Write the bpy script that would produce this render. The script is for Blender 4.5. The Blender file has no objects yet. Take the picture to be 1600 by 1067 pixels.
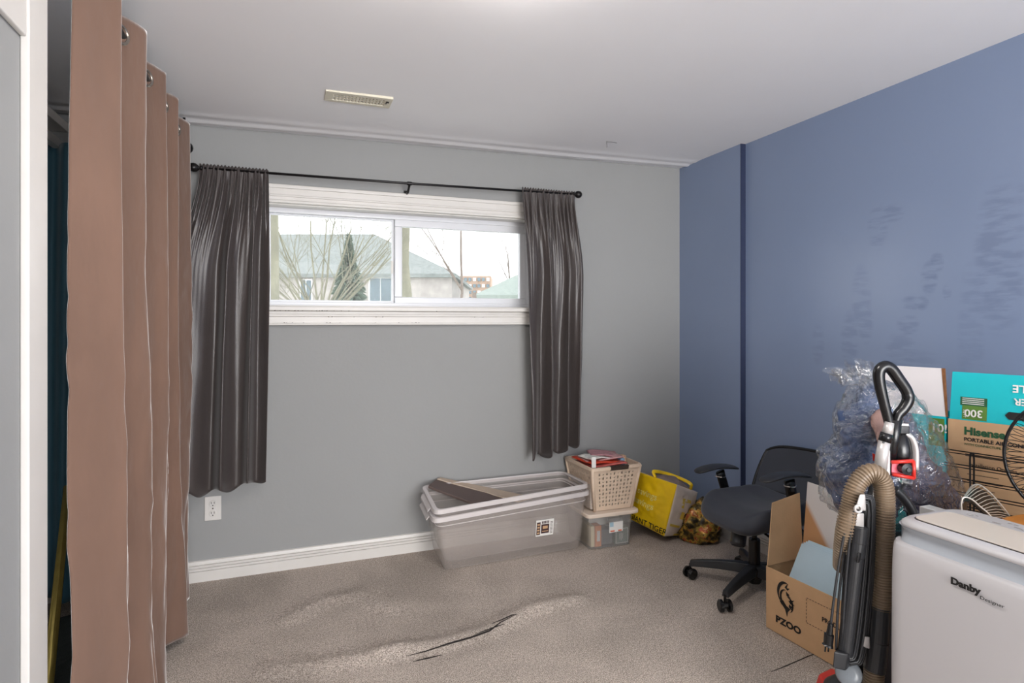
import bpy, bmesh, math, random
from mathutils import Vector, Matrix, noise
random.seed(7)
PI = math.pi
SC = bpy.context.scene
COL = SC.collection

# ------------------------------------------------------------------ camera, world, lights, exposure
FPX, CXP, HYP, EYE = 945.0, 800.0, 500.0, 1.27
YAW = math.atan(0.3714)
SN, CS = math.sin(YAW), math.cos(YAW)
cd = bpy.data.cameras.new('camera'); cam = bpy.data.objects.new('camera', cd); COL.objects.link(cam)
cam.location = (0, 0, EYE); cam.rotation_euler = (PI/2, 0, -YAW)
cd.sensor_fit = 'HORIZONTAL'; cd.sensor_width = 36.0; cd.lens = 36.0*FPX/1600.0
cd.shift_y = -33.5/1600.0; cd.clip_start = 0.05; cd.clip_end = 600
SC.camera = cam

w = bpy.data.worlds.new('overcast_sky'); SC.world = w; w.use_nodes = True
bg = w.node_tree.nodes['Background']
bg.inputs[0].default_value = (0.95, 0.98, 1.0, 1); bg.inputs[1].default_value = 2.9

SC.view_settings.view_transform = 'Standard'; SC.view_settings.look = 'None'
SC.view_settings.gamma = 1.0; SC.view_settings.exposure = 0.0
SC.view_settings.use_curve_mapping = False
CEIL = 2.263

def area(name, loc, aim, sx, sy, power, color):
    l = bpy.data.lights.new(name, 'AREA'); l.shape = 'RECTANGLE'; l.size = sx; l.size_y = sy
    l.energy = power; l.color = color
    o = bpy.data.objects.new(name, l); COL.objects.link(o); o.location = loc
    o.rotation_euler = (Vector(aim)-Vector(loc)).to_track_quat('-Z', 'Y').to_euler()
    return o
# soft fill light added behind the camera to even out the room
area('fill_light', (1.15, -3.00, 1.20), (1.9, 3.0, 1.25), 2.3, 1.9, 262, (1.0, 0.985, 0.97))
# daylight of the open sky at the basement window
wl = area('window_portal', (0.63, 3.44, 1.60), (0.63, 2.0, 1.60), 1.50, 0.54, 10, (1, 1, 1))
wl.data.cycles.is_portal = True
LAMP = (0.52, 1.41)

# ------------------------------------------------------------------ helpers
def ray(px, py):
    u = (px-CXP)/FPX; v = (HYP-py)/FPX
    return Vector((SN+u*CS, CS-u*SN, v))
def at(px, py, t):
    r = ray(px, py); return Vector((r.x*t, r.y*t, EYE+r.z*t))
def gz(px, py, z=0.0):
    r = ray(px, py); t = (z-EYE)/r.z; return at(px, py, t)
CX0, CY0 = 2.408, 3.331
DL = math.radians(0.8787)
WX = Vector((math.cos(DL), math.sin(DL), 0)); WY = Vector((-math.sin(DL), math.cos(DL), 0))
def bw(lx, ly, z):            # frame of the window wall: lx from its right corner, ly into the wall
    return Vector((CX0, CY0, 0)) + WX*lx + WY*ly + Vector((0, 0, z))
def yb(x): return CY0 - (CX0-x)*math.tan(DL)

def lin(c):
    out = []
    for v in c:
        v = v/255.0
        out.append(v/12.92 if v <= 0.04045 else ((v+0.055)/1.055)**2.4)
    return tuple(out)+(1.0,)

def M(name, rgb, rough=0.6, metal=0.0, bump=0.0, bs=40.0, var=0.0, vs=6.0, spec=0.5, sheen=0.0, stretch=None, coat=0.0, trans=0.0):
    m = bpy.data.materials.new(name); m.use_nodes = True
    nt = m.node_tree; N = nt.nodes; L = nt.links
    b = N['Principled BSDF']
    c = lin(rgb)
    b.inputs['Base Color'].default_value = c; b.inputs['Roughness'].default_value = rough
    b.inputs['Metallic'].default_value = metal; b.inputs['Specular IOR Level'].default_value = spec
    if sheen: b.inputs['Sheen Weight'].default_value = sheen; b.inputs['Sheen Roughness'].default_value = 0.4
    if coat: b.inputs['Coat Weight'].default_value = coat; b.inputs['Coat Roughness'].default_value = 0.08
    geo = N.new('ShaderNodeNewGeometry')
    mp = N.new('ShaderNodeMapping')
    if stretch: mp.inputs['Scale'].default_value = stretch
    L.new(geo.outputs['Position'], mp.inputs['Vector'])
    if var:
        n = N.new('ShaderNodeTexNoise'); n.inputs['Scale'].default_value = vs; n.inputs['Detail'].default_value = 5
        L.new(mp.outputs[0], n.inputs['Vector'])
        r = N.new('ShaderNodeMapRange'); r.inputs['From Min'].default_value = 0.3; r.inputs['From Max'].default_value = 0.7
        r.inputs['To Min'].default_value = 1-var; r.inputs['To Max'].default_value = 1+var
        L.new(n.outputs['Fac'], r.inputs['Value'])
        mx = N.new('ShaderNodeVectorMath'); mx.operation = 'SCALE'
        mx.inputs[0].default_value = c[:3]; L.new(r.outputs[0], mx.inputs['Scale'])
        L.new(mx.outputs[0], b.inputs['Base Color'])
    if bump:
        n2 = N.new('ShaderNodeTexNoise'); n2.inputs['Scale'].default_value = bs; n2.inputs['Detail'].default_value = 3
        L.new(mp.outputs[0], n2.inputs['Vector'])
        bp = N.new('ShaderNodeBump'); bp.inputs['Strength'].default_value = bump; bp.inputs['Distance'].default_value = 0.01
        L.new(n2.outputs['Fac'], bp.inputs['Height']); L.new(bp.outputs[0], b.inputs['Normal'])
    return m

def clear(name, rgb, opacity, rough=0.25, gloss=0.12, bump=0.0, bs=20.0, edge=0.45):
    m = bpy.data.materials.new(name); m.use_nodes = True
    nt = m.node_tree; N = nt.nodes; L = nt.links
    for n in list(N): N.remove(n)
    out = N.new('ShaderNodeOutputMaterial')
    tr = N.new('ShaderNodeBsdfTransparent')
    df = N.new('ShaderNodeBsdfDiffuse'); df.inputs[0].default_value = lin(rgb)
    gl = N.new('ShaderNodeBsdfGlossy'); gl.inputs['Roughness'].default_value = rough
    m1 = N.new('ShaderNodeMixShader'); m1.inputs[0].default_value = opacity
    L.new(tr.outputs[0], m1.inputs[1]); L.new(df.outputs[0], m1.inputs[2])
    m2 = N.new('ShaderNodeMixShader')
    fr = N.new('ShaderNodeLayerWeight'); fr.inputs[0].default_value = 0.35
    ml = N.new('ShaderNodeMath'); ml.operation = 'MULTIPLY_ADD'; ml.inputs[1].default_value = edge; ml.inputs[2].default_value = gloss
    L.new(fr.outputs['Facing'], ml.inputs[0]); L.new(ml.outputs[0], m2.inputs[0])
    L.new(m1.outputs[0], m2.inputs[1]); L.new(gl.outputs[0], m2.inputs[2])
    L.new(m2.outputs[0], out.inputs[0])
    if bump:
        geo = N.new('ShaderNodeNewGeometry')
        n2 = N.new('ShaderNodeTexNoise'); n2.inputs['Scale'].default_value = bs; n2.inputs['Detail'].default_value = 4; n2.inputs['Distortion'].default_value = 1.5
        L.new(geo.outputs['Position'], n2.inputs['Vector'])
        bp = N.new('ShaderNodeBump'); bp.inputs['Strength'].default_value = bump; bp.inputs['Distance'].default_value = 0.03
        L.new(n2.outputs['Fac'], bp.inputs['Height'])
        L.new(bp.outputs[0], gl.inputs['Normal']); L.new(bp.outputs[0], df.inputs['Normal']); L.new(bp.outputs[0], fr.inputs['Normal'])
    return m

WLOC = {}
def empty(name, loc):
    o = bpy.data.objects.new(name, None); COL.objects.link(o); o.location = loc
    o.empty_display_size = 0.05; WLOC[o.name] = Vector(loc); return o
def tag(o, label=None, cat=None, group=None, kind=None):
    if label: o['label'] = label
    if cat: o['category'] = cat
    if group: o['group'] = group
    if kind: o['kind'] = kind
    return o
def thing(name, loc, label, cat, group=None):
    return tag(empty(name, loc), label, cat, group)

def link(name, me, mat, parent, smooth=False):
    vs = [v.co for v in me.vertices]
    lo = Vector((min(v.x for v in vs), min(v.y for v in vs), min(v.z for v in vs)))
    hi = Vector((max(v.x for v in vs), max(v.y for v in vs), max(v.z for v in vs)))
    loc = Vector(((lo.x+hi.x)/2, (lo.y+hi.y)/2, lo.z))
    me.transform(Matrix.Translation(-loc))
    if mat and not me.materials: me.materials.append(mat)
    if smooth:
        for p in me.polygons: p.use_smooth = True
    o = bpy.data.objects.new(name, me); COL.objects.link(o); o.location = loc
    WLOC[o.name] = loc
    if parent is not None:
        o.parent = parent; o.matrix_parent_inverse = Matrix.Translation(-WLOC[parent.name])
    return o

class B:
    def __init__(s): s.v = []; s.f = []
    def add(s, vs, fs):
        o = len(s.v); s.v += [Vector(v) for v in vs]; s.f += [tuple(i+o for i in f) for f in fs]; return s
    def box(s, x0, x1, y0, y1, z0, z1, F=None):
        vs = [(x, y, z) for z in (z0, z1) for y in (y0, y1) for x in (x0, x1)]
        if F: vs = [F(*v) for v in vs]
        return s.add(vs, [(0,2,3,1),(4,5,7,6),(0,1,5,4),(2,6,7,3),(0,4,6,2),(1,3,7,5)])
    def hexa(s, p):           # 8 points: bottom 4 round, top 4 round
        return s.add(p, [(3,2,1,0),(4,5,6,7),(0,1,5,4),(1,2,6,5),(2,3,7,6),(3,0,4,7)])
    def tube(s, pts, r, n=10, caps=True, closed=False, flat=1.0, flatdir=None):
        pts = [Vector(p) for p in pts]; k = len(pts)
        if not hasattr(r, '__len__'): r = [r]*k
        T = []
        for i in range(k):
            a = pts[i-1] if (i > 0 or closed) else pts[i]; b = pts[(i+1) % k] if (i < k-1 or closed) else pts[i]
            T.append((b-a).normalized())
        ref = Vector((0,0,1)) if abs(T[0].z) < 0.9 else Vector((1,0,0))
        if flatdir is not None: ref = Vector(flatdir)
        nrm = (ref - T[0]*ref.dot(T[0])).normalized()
        vs = []
        for i in range(k):
            nrm = (nrm - T[i]*nrm.dot(T[i]))
            nrm = nrm.normalized() if nrm.length > 1e-6 else T[i].orthogonal().normalized()
            bn = T[i].cross(nrm)
            for j in range(n):
                a = 2*PI*j/n
                vs.append(pts[i] + nrm*(math.cos(a)*r[i]*flat) + bn*(math.sin(a)*r[i]))
        fs = []
        for i in range(k if closed else k-1):
            for j in range(n):
                a = i*n+j; b = i*n+(j+1) % n; c = ((i+1) % k)*n+(j+1) % n; d = ((i+1) % k)*n+j
                fs.append((a, b, c, d))
        if caps and not closed:
            fs.append(tuple(reversed(range(n)))); fs.append(tuple((k-1)*n+j for j in range(n)))
        return s.add(vs, fs)
    def lathe(s, c, prof, n=24, axis=(0,0,1), caps=True):
        ax = Vector(axis).normalized(); u = ax.orthogonal().normalized(); w_ = ax.cross(u); c = Vector(c)
        vs = []
        for r, h in prof:
            for j in range(n):
                a = 2*PI*j/n; vs.append(c+ax*h+u*(math.cos(a)*r)+w_*(math.sin(a)*r))
        fs = []
        for i in range(len(prof)-1):
            for j in range(n):
                fs.append((i*n+j, i*n+(j+1) % n, (i+1)*n+(j+1) % n, (i+1)*n+j))
        if caps:
            fs.append(tuple(reversed(range(n)))); fs.append(tuple((len(prof)-1)*n+j for j in range(n)))
        return s.add(vs, fs)
    def grid(s, fn, nu, nv, closeu=False):
        vs = [fn(i/(nu if not closeu else nu), j/nv) for j in range(nv+1) for i in range(nu + (0 if closeu else 1))]
        W = nu if closeu else nu+1
        fs = []
        for j in range(nv):
            for i in range(nu):
                fs.append((j*W+i, j*W+(i+1) % W, (j+1)*W+(i+1) % W, (j+1)*W+i))
        return s.add(vs, fs)
    def prism(s, poly, O, X, Y, th):   # polygon in plane (O,X,Y), thickness along X x Y
        O, X, Y = Vector(O), Vector(X), Vector(Y); Nn = X.cross(Y).normalized()
        n = len(poly)
        a = [O+X*p[0]+Y*p[1] for p in poly]; b = [p+Nn*th for p in a]
        fs = [tuple(reversed(range(n))), tuple(range(n, 2*n))]
        for i in range(n): fs.append((i, (i+1) % n, n+(i+1) % n, n+i))
        return s.add(a+b, fs)
    def build(s, name, mat, parent=None, smooth=False, bevel=0.0, seg=2, solid=0.0, sub=0, off=0.0, angle=None):
        me = bpy.data.meshes.new(name); me.from_pydata([tuple(v) for v in s.v], [], s.f); me.update()
        bm = bmesh.new(); bm.from_mesh(me); bmesh.ops.recalc_face_normals(bm, faces=bm.faces); bm.to_mesh(me); bm.free()
        o = link(name, me, mat, parent, smooth)
        if solid:
            md = o.modifiers.new('s', 'SOLIDIFY'); md.thickness = solid; md.offset = off
        if bevel:
            md = o.modifiers.new('b', 'BEVEL'); md.width = bevel; md.segments = seg; md.limit_method = 'ANGLE'; md.angle_limit = math.radians(40)
            for p in me.polygons: p.use_smooth = True
            try:
                wn = o.modifiers.new('w', 'WEIGHTED_NORMAL'); wn.keep_sharp = False
            except Exception: pass
        if sub:
            md = o.modifiers.new('u', 'SUBSURF'); md.levels = sub; md.render_levels = sub
        return o

def spline(pts, n=8):
    pts = [Vector(p) for p in pts]; out = []
    P = [pts[0]*2-pts[1]]+pts+[pts[-1]*2-pts[-2]]
    for i in range(1, len(P)-2):
        for k in range(n):
            t = k/n
            out.append(0.5*((2*P[i])+(-P[i-1]+P[i+1])*t+(2*P[i-1]-5*P[i]+4*P[i+1]-P[i+2])*t*t+(-P[i-1]+3*P[i]-3*P[i+1]+P[i+2])*t**3))
    out.append(pts[-1]); return out

def text(body, size, O, X, Y, name, mat, parent, bold=0.0, ext=0.0004, align='LEFT', sx=1.0):
    cu = bpy.data.curves.new(name, 'FONT'); cu.body = body; cu.size = size; cu.extrude = ext; cu.align_x = align
    cu.offset = bold; cu.resolution_u = 3
    tmp = bpy.data.objects.new('tmp', cu); COL.objects.link(tmp)
    dg = bpy.context.evaluated_depsgraph_get()
    me = bpy.data.meshes.new_from_object(tmp.evaluated_get(dg))
    bpy.data.objects.remove(tmp); bpy.data.curves.remove(cu)
    me.materials.clear()
    X = Vector(X).normalized(); Y = Vector(Y); Y = (Y-X*Y.dot(X)).normalized(); Z = X.cross(Y)
    O = Vector(O)
    mt = Matrix(((X.x*sx, Y.x, Z.x, O.x), (X.y*sx, Y.y, Z.y, O.y), (X.z*sx, Y.z, Z.z, O.z), (0, 0, 0, 1)))
    me.transform(mt)
    return link(name, me, mat, parent)

def struct(o): o['kind'] = 'structure'; return o

# ------------------------------------------------------------------ shared materials
m_ceil = M('ceiling_paint', (238, 238, 241), 0.85, bump=0.06, bs=9, var=0.012, vs=2)
m_wall = M('grey_wall_paint', (146, 147, 147), 0.8, bump=0.05, bs=60, var=0.02, vs=1.6, spec=0.25)
m_trim = M('white_trim_paint', (206, 203, 199), 0.4, bump=0.03, bs=30, var=0.03, vs=9)
m_vinyl = M('white_vinyl', (208, 210, 215), 0.3, var=0.01)
m_black = M('black_plastic', (16, 16, 18), 0.26, var=0.1, vs=30)
m_dark = M('charcoal_plastic', (40, 41, 44), 0.38, var=0.06, vs=40)
m_rodm = M('black_metal', (34, 32, 33), 0.35, metal=0.6, var=0.1, vs=50)
m_chrome = M('chrome', (205, 205, 205), 0.15, metal=1.0, var=0.03)
m_ink = M('black_ink', (22, 20, 20), 0.6, var=0.05)
m_whitep = M('white_paper', (226, 224, 220), 0.8, var=0.03, vs=20)
m_card = M('brown_cardboard', (204, 166, 126), 0.85, bump=0.08, bs=120, var=0.05, vs=14)
m_tan = M('tan_print_cardboard', (196, 160, 122), 0.8, bump=0.04, bs=90, var=0.04, vs=10)

def carpet():
    m = bpy.data.materials.new('grey_beige_carpet'); m.use_nodes = True
    nt = m.node_tree; N = nt.nodes; L = nt.links; b = N['Principled BSDF']
    b.inputs['Roughness'].default_value = 0.95; b.inputs['Specular IOR Level'].default_value = 0.1
    geo = N.new('ShaderNodeNewGeometry')
    n1 = N.new('ShaderNodeTexNoise'); n1.inputs['Scale'].default_value = 260; n1.inputs['Detail'].default_value = 2
    n3 = N.new('ShaderNodeTexNoise'); n3.inputs['Scale'].default_value = 75; n3.inputs['Detail'].default_value = 2
    n2 = N.new('ShaderNodeTexNoise'); n2.inputs['Scale'].default_value = 2.6; n2.inputs['Detail'].default_value = 6; n2.inputs['Distortion'].default_value = 0.6
    for n in (n1, n2, n3): L.new(geo.outputs['Position'], n.inputs['Vector'])
    cr = N.new('ShaderNodeValToRGB'); L.new(n1.outputs['Fac'], cr.inputs[0])
    cr.color_ramp.elements[0].position = 0.32; cr.color_ramp.elements[0].color = lin((114, 103, 94))
    cr.color_ramp.elements[1].position = 0.68; cr.color_ramp.elements[1].color = lin((220, 208, 197))
    cr3 = N.new('ShaderNodeMapRange'); L.new(n3.outputs['Fac'], cr3.inputs['Value'])
    cr3.inputs['From Min'].default_value = .35; cr3.inputs['From Max'].default_value = .65; cr3.inputs['To Min'].default_value = .88; cr3.inputs['To Max'].default_value = 1.1
    cr2 = N.new('ShaderNodeMapRange'); L.new(n2.outputs['Fac'], cr2.inputs['Value'])
    cr2.inputs['From Min'].default_value = .35; cr2.inputs['From Max'].default_value = .62; cr2.inputs['To Min'].default_value = .84; cr2.inputs['To Max'].default_value = 1.06
    mu = N.new('ShaderNodeMath'); mu.operation = 'MULTIPLY'; L.new(cr3.outputs[0], mu.inputs[0]); L.new(cr2.outputs[0], mu.inputs[1])
    vm = N.new('ShaderNodeVectorMath'); vm.operation = 'SCALE'; L.new(cr.outputs[0], vm.inputs[0]); L.new(mu.outputs[0], vm.inputs['Scale'])
    L.new(vm.outputs[0], b.inputs['Base Color'])
    bp = N.new('ShaderNodeBump'); bp.inputs['Strength'].default_value = 0.5; bp.inputs['Distance'].default_value = 0.004
    L.new(n1.outputs['Fac'], bp.inputs['Height']); L.new(bp.outputs[0], b.inputs['Normal'])
    return m
m_carpet = carpet()

def blue_wall():
    m = bpy.data.materials.new('blue_wall_paint'); m.use_nodes = True
    nt = m.node_tree; N = nt.nodes; L = nt.links; b = N['Principled BSDF']
    b.inputs['Roughness'].default_value = 0.38
    geo = N.new('ShaderNodeNewGeometry')
    # worn, scrubbed patches: (y, z, half width, half height, strength)
    patches = [(1.94,1.68,.05,.10,.5),(1.87,1.73,.06,.04,.6),(2.02,1.36,.05,.16,.45),(2.08,1.18,.05,.13,.5),(2.26,1.15,.04,.10,.35),
               (2.00,1.26,.04,.10,.5),(1.71,1.44,.035,.07,.8),(1.68,1.50,.03,.04,.8),(1.79,1.34,.05,.03,.8),(1.74,1.34,.03,.03,.9),
               (1.80,1.25,.05,.05,.6),(1.64,1.38,.02,.03,.7),(1.83,1.10,.08,.12,.5),(1.74,1.0,.10,.15,.4),(1.52,1.35,.07,.10,.5),
               (1.45,1.50,.09,.28,.75),(1.36,1.7,.08,.06,.4),(2.05,1.06,.07,.04,.5),(1.55,1.2,.05,.3,.35)]
    sep = N.new('ShaderNodeSeparateXYZ'); L.new(geo.outputs['Position'], sep.inputs[0])
    acc = None
    def math_(op, a, b_=None, c=None):
        n = N.new('ShaderNodeMath'); n.operation = op
        for i, v in enumerate((a, b_, c)):
            if v is None: continue
            if isinstance(v, (int, float)): n.inputs[i].default_value = v
            else: L.new(v, n.inputs[i])
        return n.outputs[0]
    for (y, z, sy, sz, k) in patches:
        dy = math_('MULTIPLY', math_('SUBTRACT', sep.outputs[1], y), 1/sy)
        dz = math_('MULTIPLY', math_('SUBTRACT', sep.outputs[2], z), 1/sz)
        d = math_('ADD', math_('MULTIPLY', dy, dy), math_('MULTIPLY', dz, dz))
        g = math_('MULTIPLY', math_('SUBTRACT', 1.25, d), k*1.3); g = math_('MAXIMUM', g, 0.0); g = math_('MINIMUM', g, k)
        acc = g if acc is None else math_('MAXIMUM', acc, g)
    mp = N.new('ShaderNodeMapping'); mp.inputs['Scale'].default_value = (9, 9, 42); L.new(geo.outputs['Position'], mp.inputs[0])
    ns = N.new('ShaderNodeTexNoise'); ns.inputs['Scale'].default_value = 1.0; ns.inputs['Detail'].default_value = 6; L.new(mp.outputs[0], ns.inputs[0])
    st = N.new('ShaderNodeMapRange'); L.new(ns.outputs['Fac'], st.inputs['Value']); st.inputs['From Min'].default_value = .42; st.inputs['From Max'].default_value = .58
    wear = math_('MULTIPLY', acc, st.outputs[0])
    nb = N.new('ShaderNodeTexNoise'); nb.inputs['Scale'].default_value = 1.7; nb.inputs['Detail'].default_value = 5; L.new(geo.outputs['Position'], nb.inputs[0])
    pale = N.new('ShaderNodeMapRange'); L.new(nb.outputs['Fac'], pale.inputs['Value']); pale.inputs['From Min'].default_value = .4; pale.inputs['From Max'].default_value = .7; pale.inputs['To Max'].default_value = .35
    mx = N.new('ShaderNodeMix'); mx.data_type = 'RGBA'; mx.inputs['A'].default_value = lin((128, 145, 176)); mx.inputs['B'].default_value = lin((140, 156, 186)); L.new(pale.outputs[0], mx.inputs['Factor'])
    mx2 = N.new('ShaderNodeMix'); mx2.data_type = 'RGBA'; L.new(mx.outputs['Result'], mx2.inputs['A']); mx2.inputs['B'].default_value = lin((112, 128, 160)); L.new(wear, mx2.inputs['Factor'])
    L.new(mx2.outputs['Result'], b.inputs['Base Color'])
    b.inputs['Specular IOR Level'].default_value = 0.85
    rg = math_('MULTIPLY_ADD', wear, 0.25, 0.33); L.new(rg, b.inputs['Roughness'])
    return m
m_blue = blue_wall()

# ------------------------------------------------------------------ setting
def ridge(x, y, pts, wd, h):
    best = 9
    for i in range(len(pts)-1):
        ax, ay = pts[i]; bx, by = pts[i+1]
        l2 = (bx-ax)**2+(by-ay)**2; t = max(0, min(1, ((x-ax)*(bx-ax)+(y-ay)*(by-ay))/l2))
        best = min(best, math.hypot(x-ax-t*(bx-ax), y-ay-t*(by-ay)))
    return h*math.exp(-(best/wd)**2)
def pxy(*pp): return [tuple(gz(a, b_)[:2]) for a, b_ in pp]
R1 = pxy((455, 965), (500, 940), (560, 928), (610, 950))
R2 = pxy((600, 1020), (690, 1005), (760, 985), (830, 950), (900, 935))
R3 = pxy((430, 1045), (520, 1035), (620, 1015))
fl = B(); X0, X1, Y0, Y1 = -1.40, 2.46, -3.25, 3.40
def ffn(u, v):
    x = X0+(X1-X0)*u; y = Y0+(Y1-Y0)*v
    z = 0.0
    if x < 1.4 and y > 1.5: z = ridge(x, y, R1, .05, .010)+ridge(x, y, R2, .045, .016)+ridge(x, y, R3, .05, .010)
    return (x, y, z)
fl.grid(ffn, 190, 330)
fl.box(X0, X1, Y0, Y1, -0.12, -0.01)
floor = struct(fl.build('floor', m_carpet, smooth=True))
# dark splits along the raised carpet wrinkle
m_slit = M('dark_carpet_backing', (38, 32, 29), 0.9, var=0.2, vs=60)
def slit(pp, wd):
    b = B(); c = [gz(a, q) for a, q in pp]; n = len(c); vs = []
    for i, p in enumerate(c):
        z = ridge(p.x, p.y, R2, .045, .016)+ridge(p.x, p.y, R1, .05, .010)+0.0015
        k = wd*math.sin(PI*(i+0.15)/(n-0.7)); vs += [(p.x, p.y-k, z), (p.x, p.y+k, z)]
    b.add(vs, [(2*i, 2*i+1, 2*i+3, 2*i+2) for i in range(n-1)])
    o = b.build('carpet_split', m_slit, floor, solid=0.001); return o
slit([(635,1027),(665,1020),(700,1010),(735,1000),(765,990),(782,978),(806,966)], .006)
slit([(645,1034),(668,1029),(690,1024)], .004)
slit([(768,981),(785,974),(800,967),(808,965)], .004)
slit([(742,996),(770,986),(788,979)], .004)
slit([(1205,1050),(1230,1040),(1262,1026),(1298,1013)], .002)

# ceiling: slopes slightly, as the old ceiling does; a soft seam runs along the window wall
cl = B()
def cfn(u, v):
    x = X0+(X1-X0)*u; y = Y0+(Y1-Y0)*v
    z = CEIL - 0.0165*(CX0-x)*max(0, min(1, (y+0.2)/3.4)) + 0.022*max(0, (3.3-y)/2.0)*max(0,min(1,(x+0.5)/2.9))
    yy = y-yb(x)
    z -= 0.009*math.exp(-((yy+0.075+0.01*math.sin(x*3.1))/0.028)**2) + 0.004*math.exp(-((yy+0.16)/0.03)**2)
    return (x, y, z)
cl.grid(cfn, 60, 420)
cl.box(X0, X1, Y0, Y1, CEIL+0.08, CEIL+0.2)
struct(cl.build('ceiling', m_ceil, smooth=True))
def cz(x, y): return cfn((x-X0)/(X1-X0), (y-Y0)/(Y1-Y0))[2]

# window wall with its opening
WL, WR, WB, WT = -2.53, -1.02, 1.335, 1.865
wb = B()
F = bw
wb.box(-3.95, WL, 0, .24, 0, 2.34, F).box(WR, 0.06, 0, .24, 0, 2.34, F).box(WL, WR, 0, .24, 0, WB, F).box(WL, WR, 0, .24, WT, 2.34, F)
struct(wb.build('wall_back', m_wall))
# blue wall: the far piece stands a little proud of the long piece
rb = B(); rb.box(2.408, 2.56, 2.763, 3.45, 0, 2.34); struct(rb.build('wall_right_far', m_blue))
rb = B(); rb.box(2.440, 2.56, -3.25, 2.763, 0, 2.34); struct(rb.build('wall_right', m_blue))
m_step = M('dark_navy_step', (40, 48, 74), 0.4, var=0.05)  # dark navy strip over the narrow step face
jb = B(); jb.box(2.4075, 2.4405, 2.7585, 2.7632, 0.1, 2.275); struct(jb.build('trim_4', m_step))
lb = B(); lb.box(-0.60, -0.50, 0.95, 1.565, 0, 2.27); struct(lb.build('wall_left', m_wall))
lb = B(); lb.box(-1.40, -1.30, -3.25, 3.35, 0, 2.34); struct(lb.build('wall_closet', m_wall))
lb = B(); lb.box(-1.30, 2.46, -3.25, -3.15, 0, 2.34); struct(lb.build('wall_front', m_wall))
# white casing at the closet opening and its head board
t = B(); t.box(-0.50, -0.484, 1.471, 1.571, 0, 2.262).box(-0.61, -0.50, 1.565, 1.571, 0, 2.262); struct(t.build('trim_1', m_trim, bevel=.003))
t = B(); t.box(-0.50, -0.488, 0.95, 1.471, 1.836, 2.262); struct(t.build('trim_2', m_trim, bevel=.003))
t = B(); t.box(-0.96, -0.93, 2.04, 3.27, 2.02, 2.06); t.box(-1.02, -0.93, 2.04, 3.27, 2.12, 2.16); struct(t.build('trim_3', m_trim, bevel=.002))

# baseboards with three grooves
def baseboard(name, F, l0, l1):
    prof = [(0,0),(-.016,0),(-.016,.050),(-.009,.0515),(-.009,.0545),(-.015,.056),(-.015,.064),(-.008,.0655),(-.008,.0685),(-.014,.070),(-.014,.078),(-.007,.0795),(-.007,.0825),(-.012,.084),(-.008,.097),(0,.100)]
    b = B(); n = len(prof)
    vs = [F(l, p[0], p[1]) for l in (l0, l1) for p in prof]
    b.add(vs, [(i, i+1, n+i+1, n+i) for i in range(n-1)]+[tuple(range(n)), tuple(reversed(range(n, 2*n)))])
    return struct(b.build(name, m_trim))
baseboard('baseboard_back', bw, -3.70, -0.001)
baseboard('baseboard_right_far', lambda l, d, z: Vector((2.408+d, l, z)), 2.745, 3.31)
baseboard('baseboard_right', lambda l, d, z: Vector((2.440+d, l, z)), -3.14, 2.742)

# ------------------------------------------------------------------ window
def ring_frame(x0, x1, z0, z1, wd, y0, y1, wb_=None):
    wb_ = wb_ or wd
    b = B(); b.box(x0, x1, y0, y1, z1-wd, z1, bw).box(x0, x1, y0, y1, z0, z0+wb_, bw).box(x0, x0+wd, y0, y1, z0+wb_, z1-wd, bw).box(x1-wd, x1, y0, y1, z0+wb_, z1-wd, bw)
    return b
win = empty('window_1', bw((WL+WR)/2, 0, WB)); struct(win)
cas = B()
cas.box(WL-.085, WR+.085, -.020, 0, WT+.008, WT+.085, bw).box(WL-.085, WR+.085, -.026, 0, WT+.072, WT+.092, bw).box(WL-.085, WR+.085, -.026, 0, WT-.002, WT+.014, bw)
cas.box(WL-.085, WR+.085, -.024, 0, WT+.030, WT+.042, bw)
cas.box(WL-.085, WL, -.020, 0, WB, WT+.008, bw).box(WR, WR+.085, -.020, 0, WB, WT+.008, bw)
cas.build('casing', m_trim, win, bevel=.004)
sl = B(); sl.box(WL-.09, WR+.09, -.050, .10, WB-.018, WB+.004, bw).box(WL-.085, WR+.085, -.022, 0, WB-.085, WB-.018, bw).box(WL-.085, WR+.085, -.030, 0, WB-.048, WB-.034, bw).box(WL-.085, WR+.085, -.028, 0, WB-.092, WB-.080, bw)
sl.build('window_sill', m_trim, win, bevel=.004)
jm = ring_frame(WL, WR, WB+.002, WT, .008, 0.0, .10); jm.build('jamb', m_trim, win)
fr = ring_frame(WL+.006, WR-.006, WB+.003, WT-.006, .028, .085, .15); fr.build('window_frame', m_vinyl, win, bevel=.003)
fx = ring_frame(WL+.03, -1.845, WB+.030, WT-.030, .012, .112, .135); fx.build('fixed_sash', m_vinyl, win, bevel=.002)
ss = ring_frame(-1.845, WR-.03, WB+.022, WT-.030, .042, .090, .125); ss.build('sliding_sash', m_vinyl, win, bevel=.004)
lt = B(); lt.box(-1.862, -1.850, .104, .116, 1.53, 1.60, bw); lt.build('sash_latch', m_trim, win, bevel=.002)
m_glass = clear('window_glass', (240, 245, 245), 0.05, 0.02, 0.0015, edge=0.004)
g = B(); g.box(WL+.04, -1.855, .122, .125, WB+.040, WT-.040, bw); g.build('window_pane', m_glass, win)
g = B(); g.box(-1.81, WR-.07, .106, .109, WB+.06, WT-.07, bw); g.build('window_pane', m_glass, win)
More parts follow.
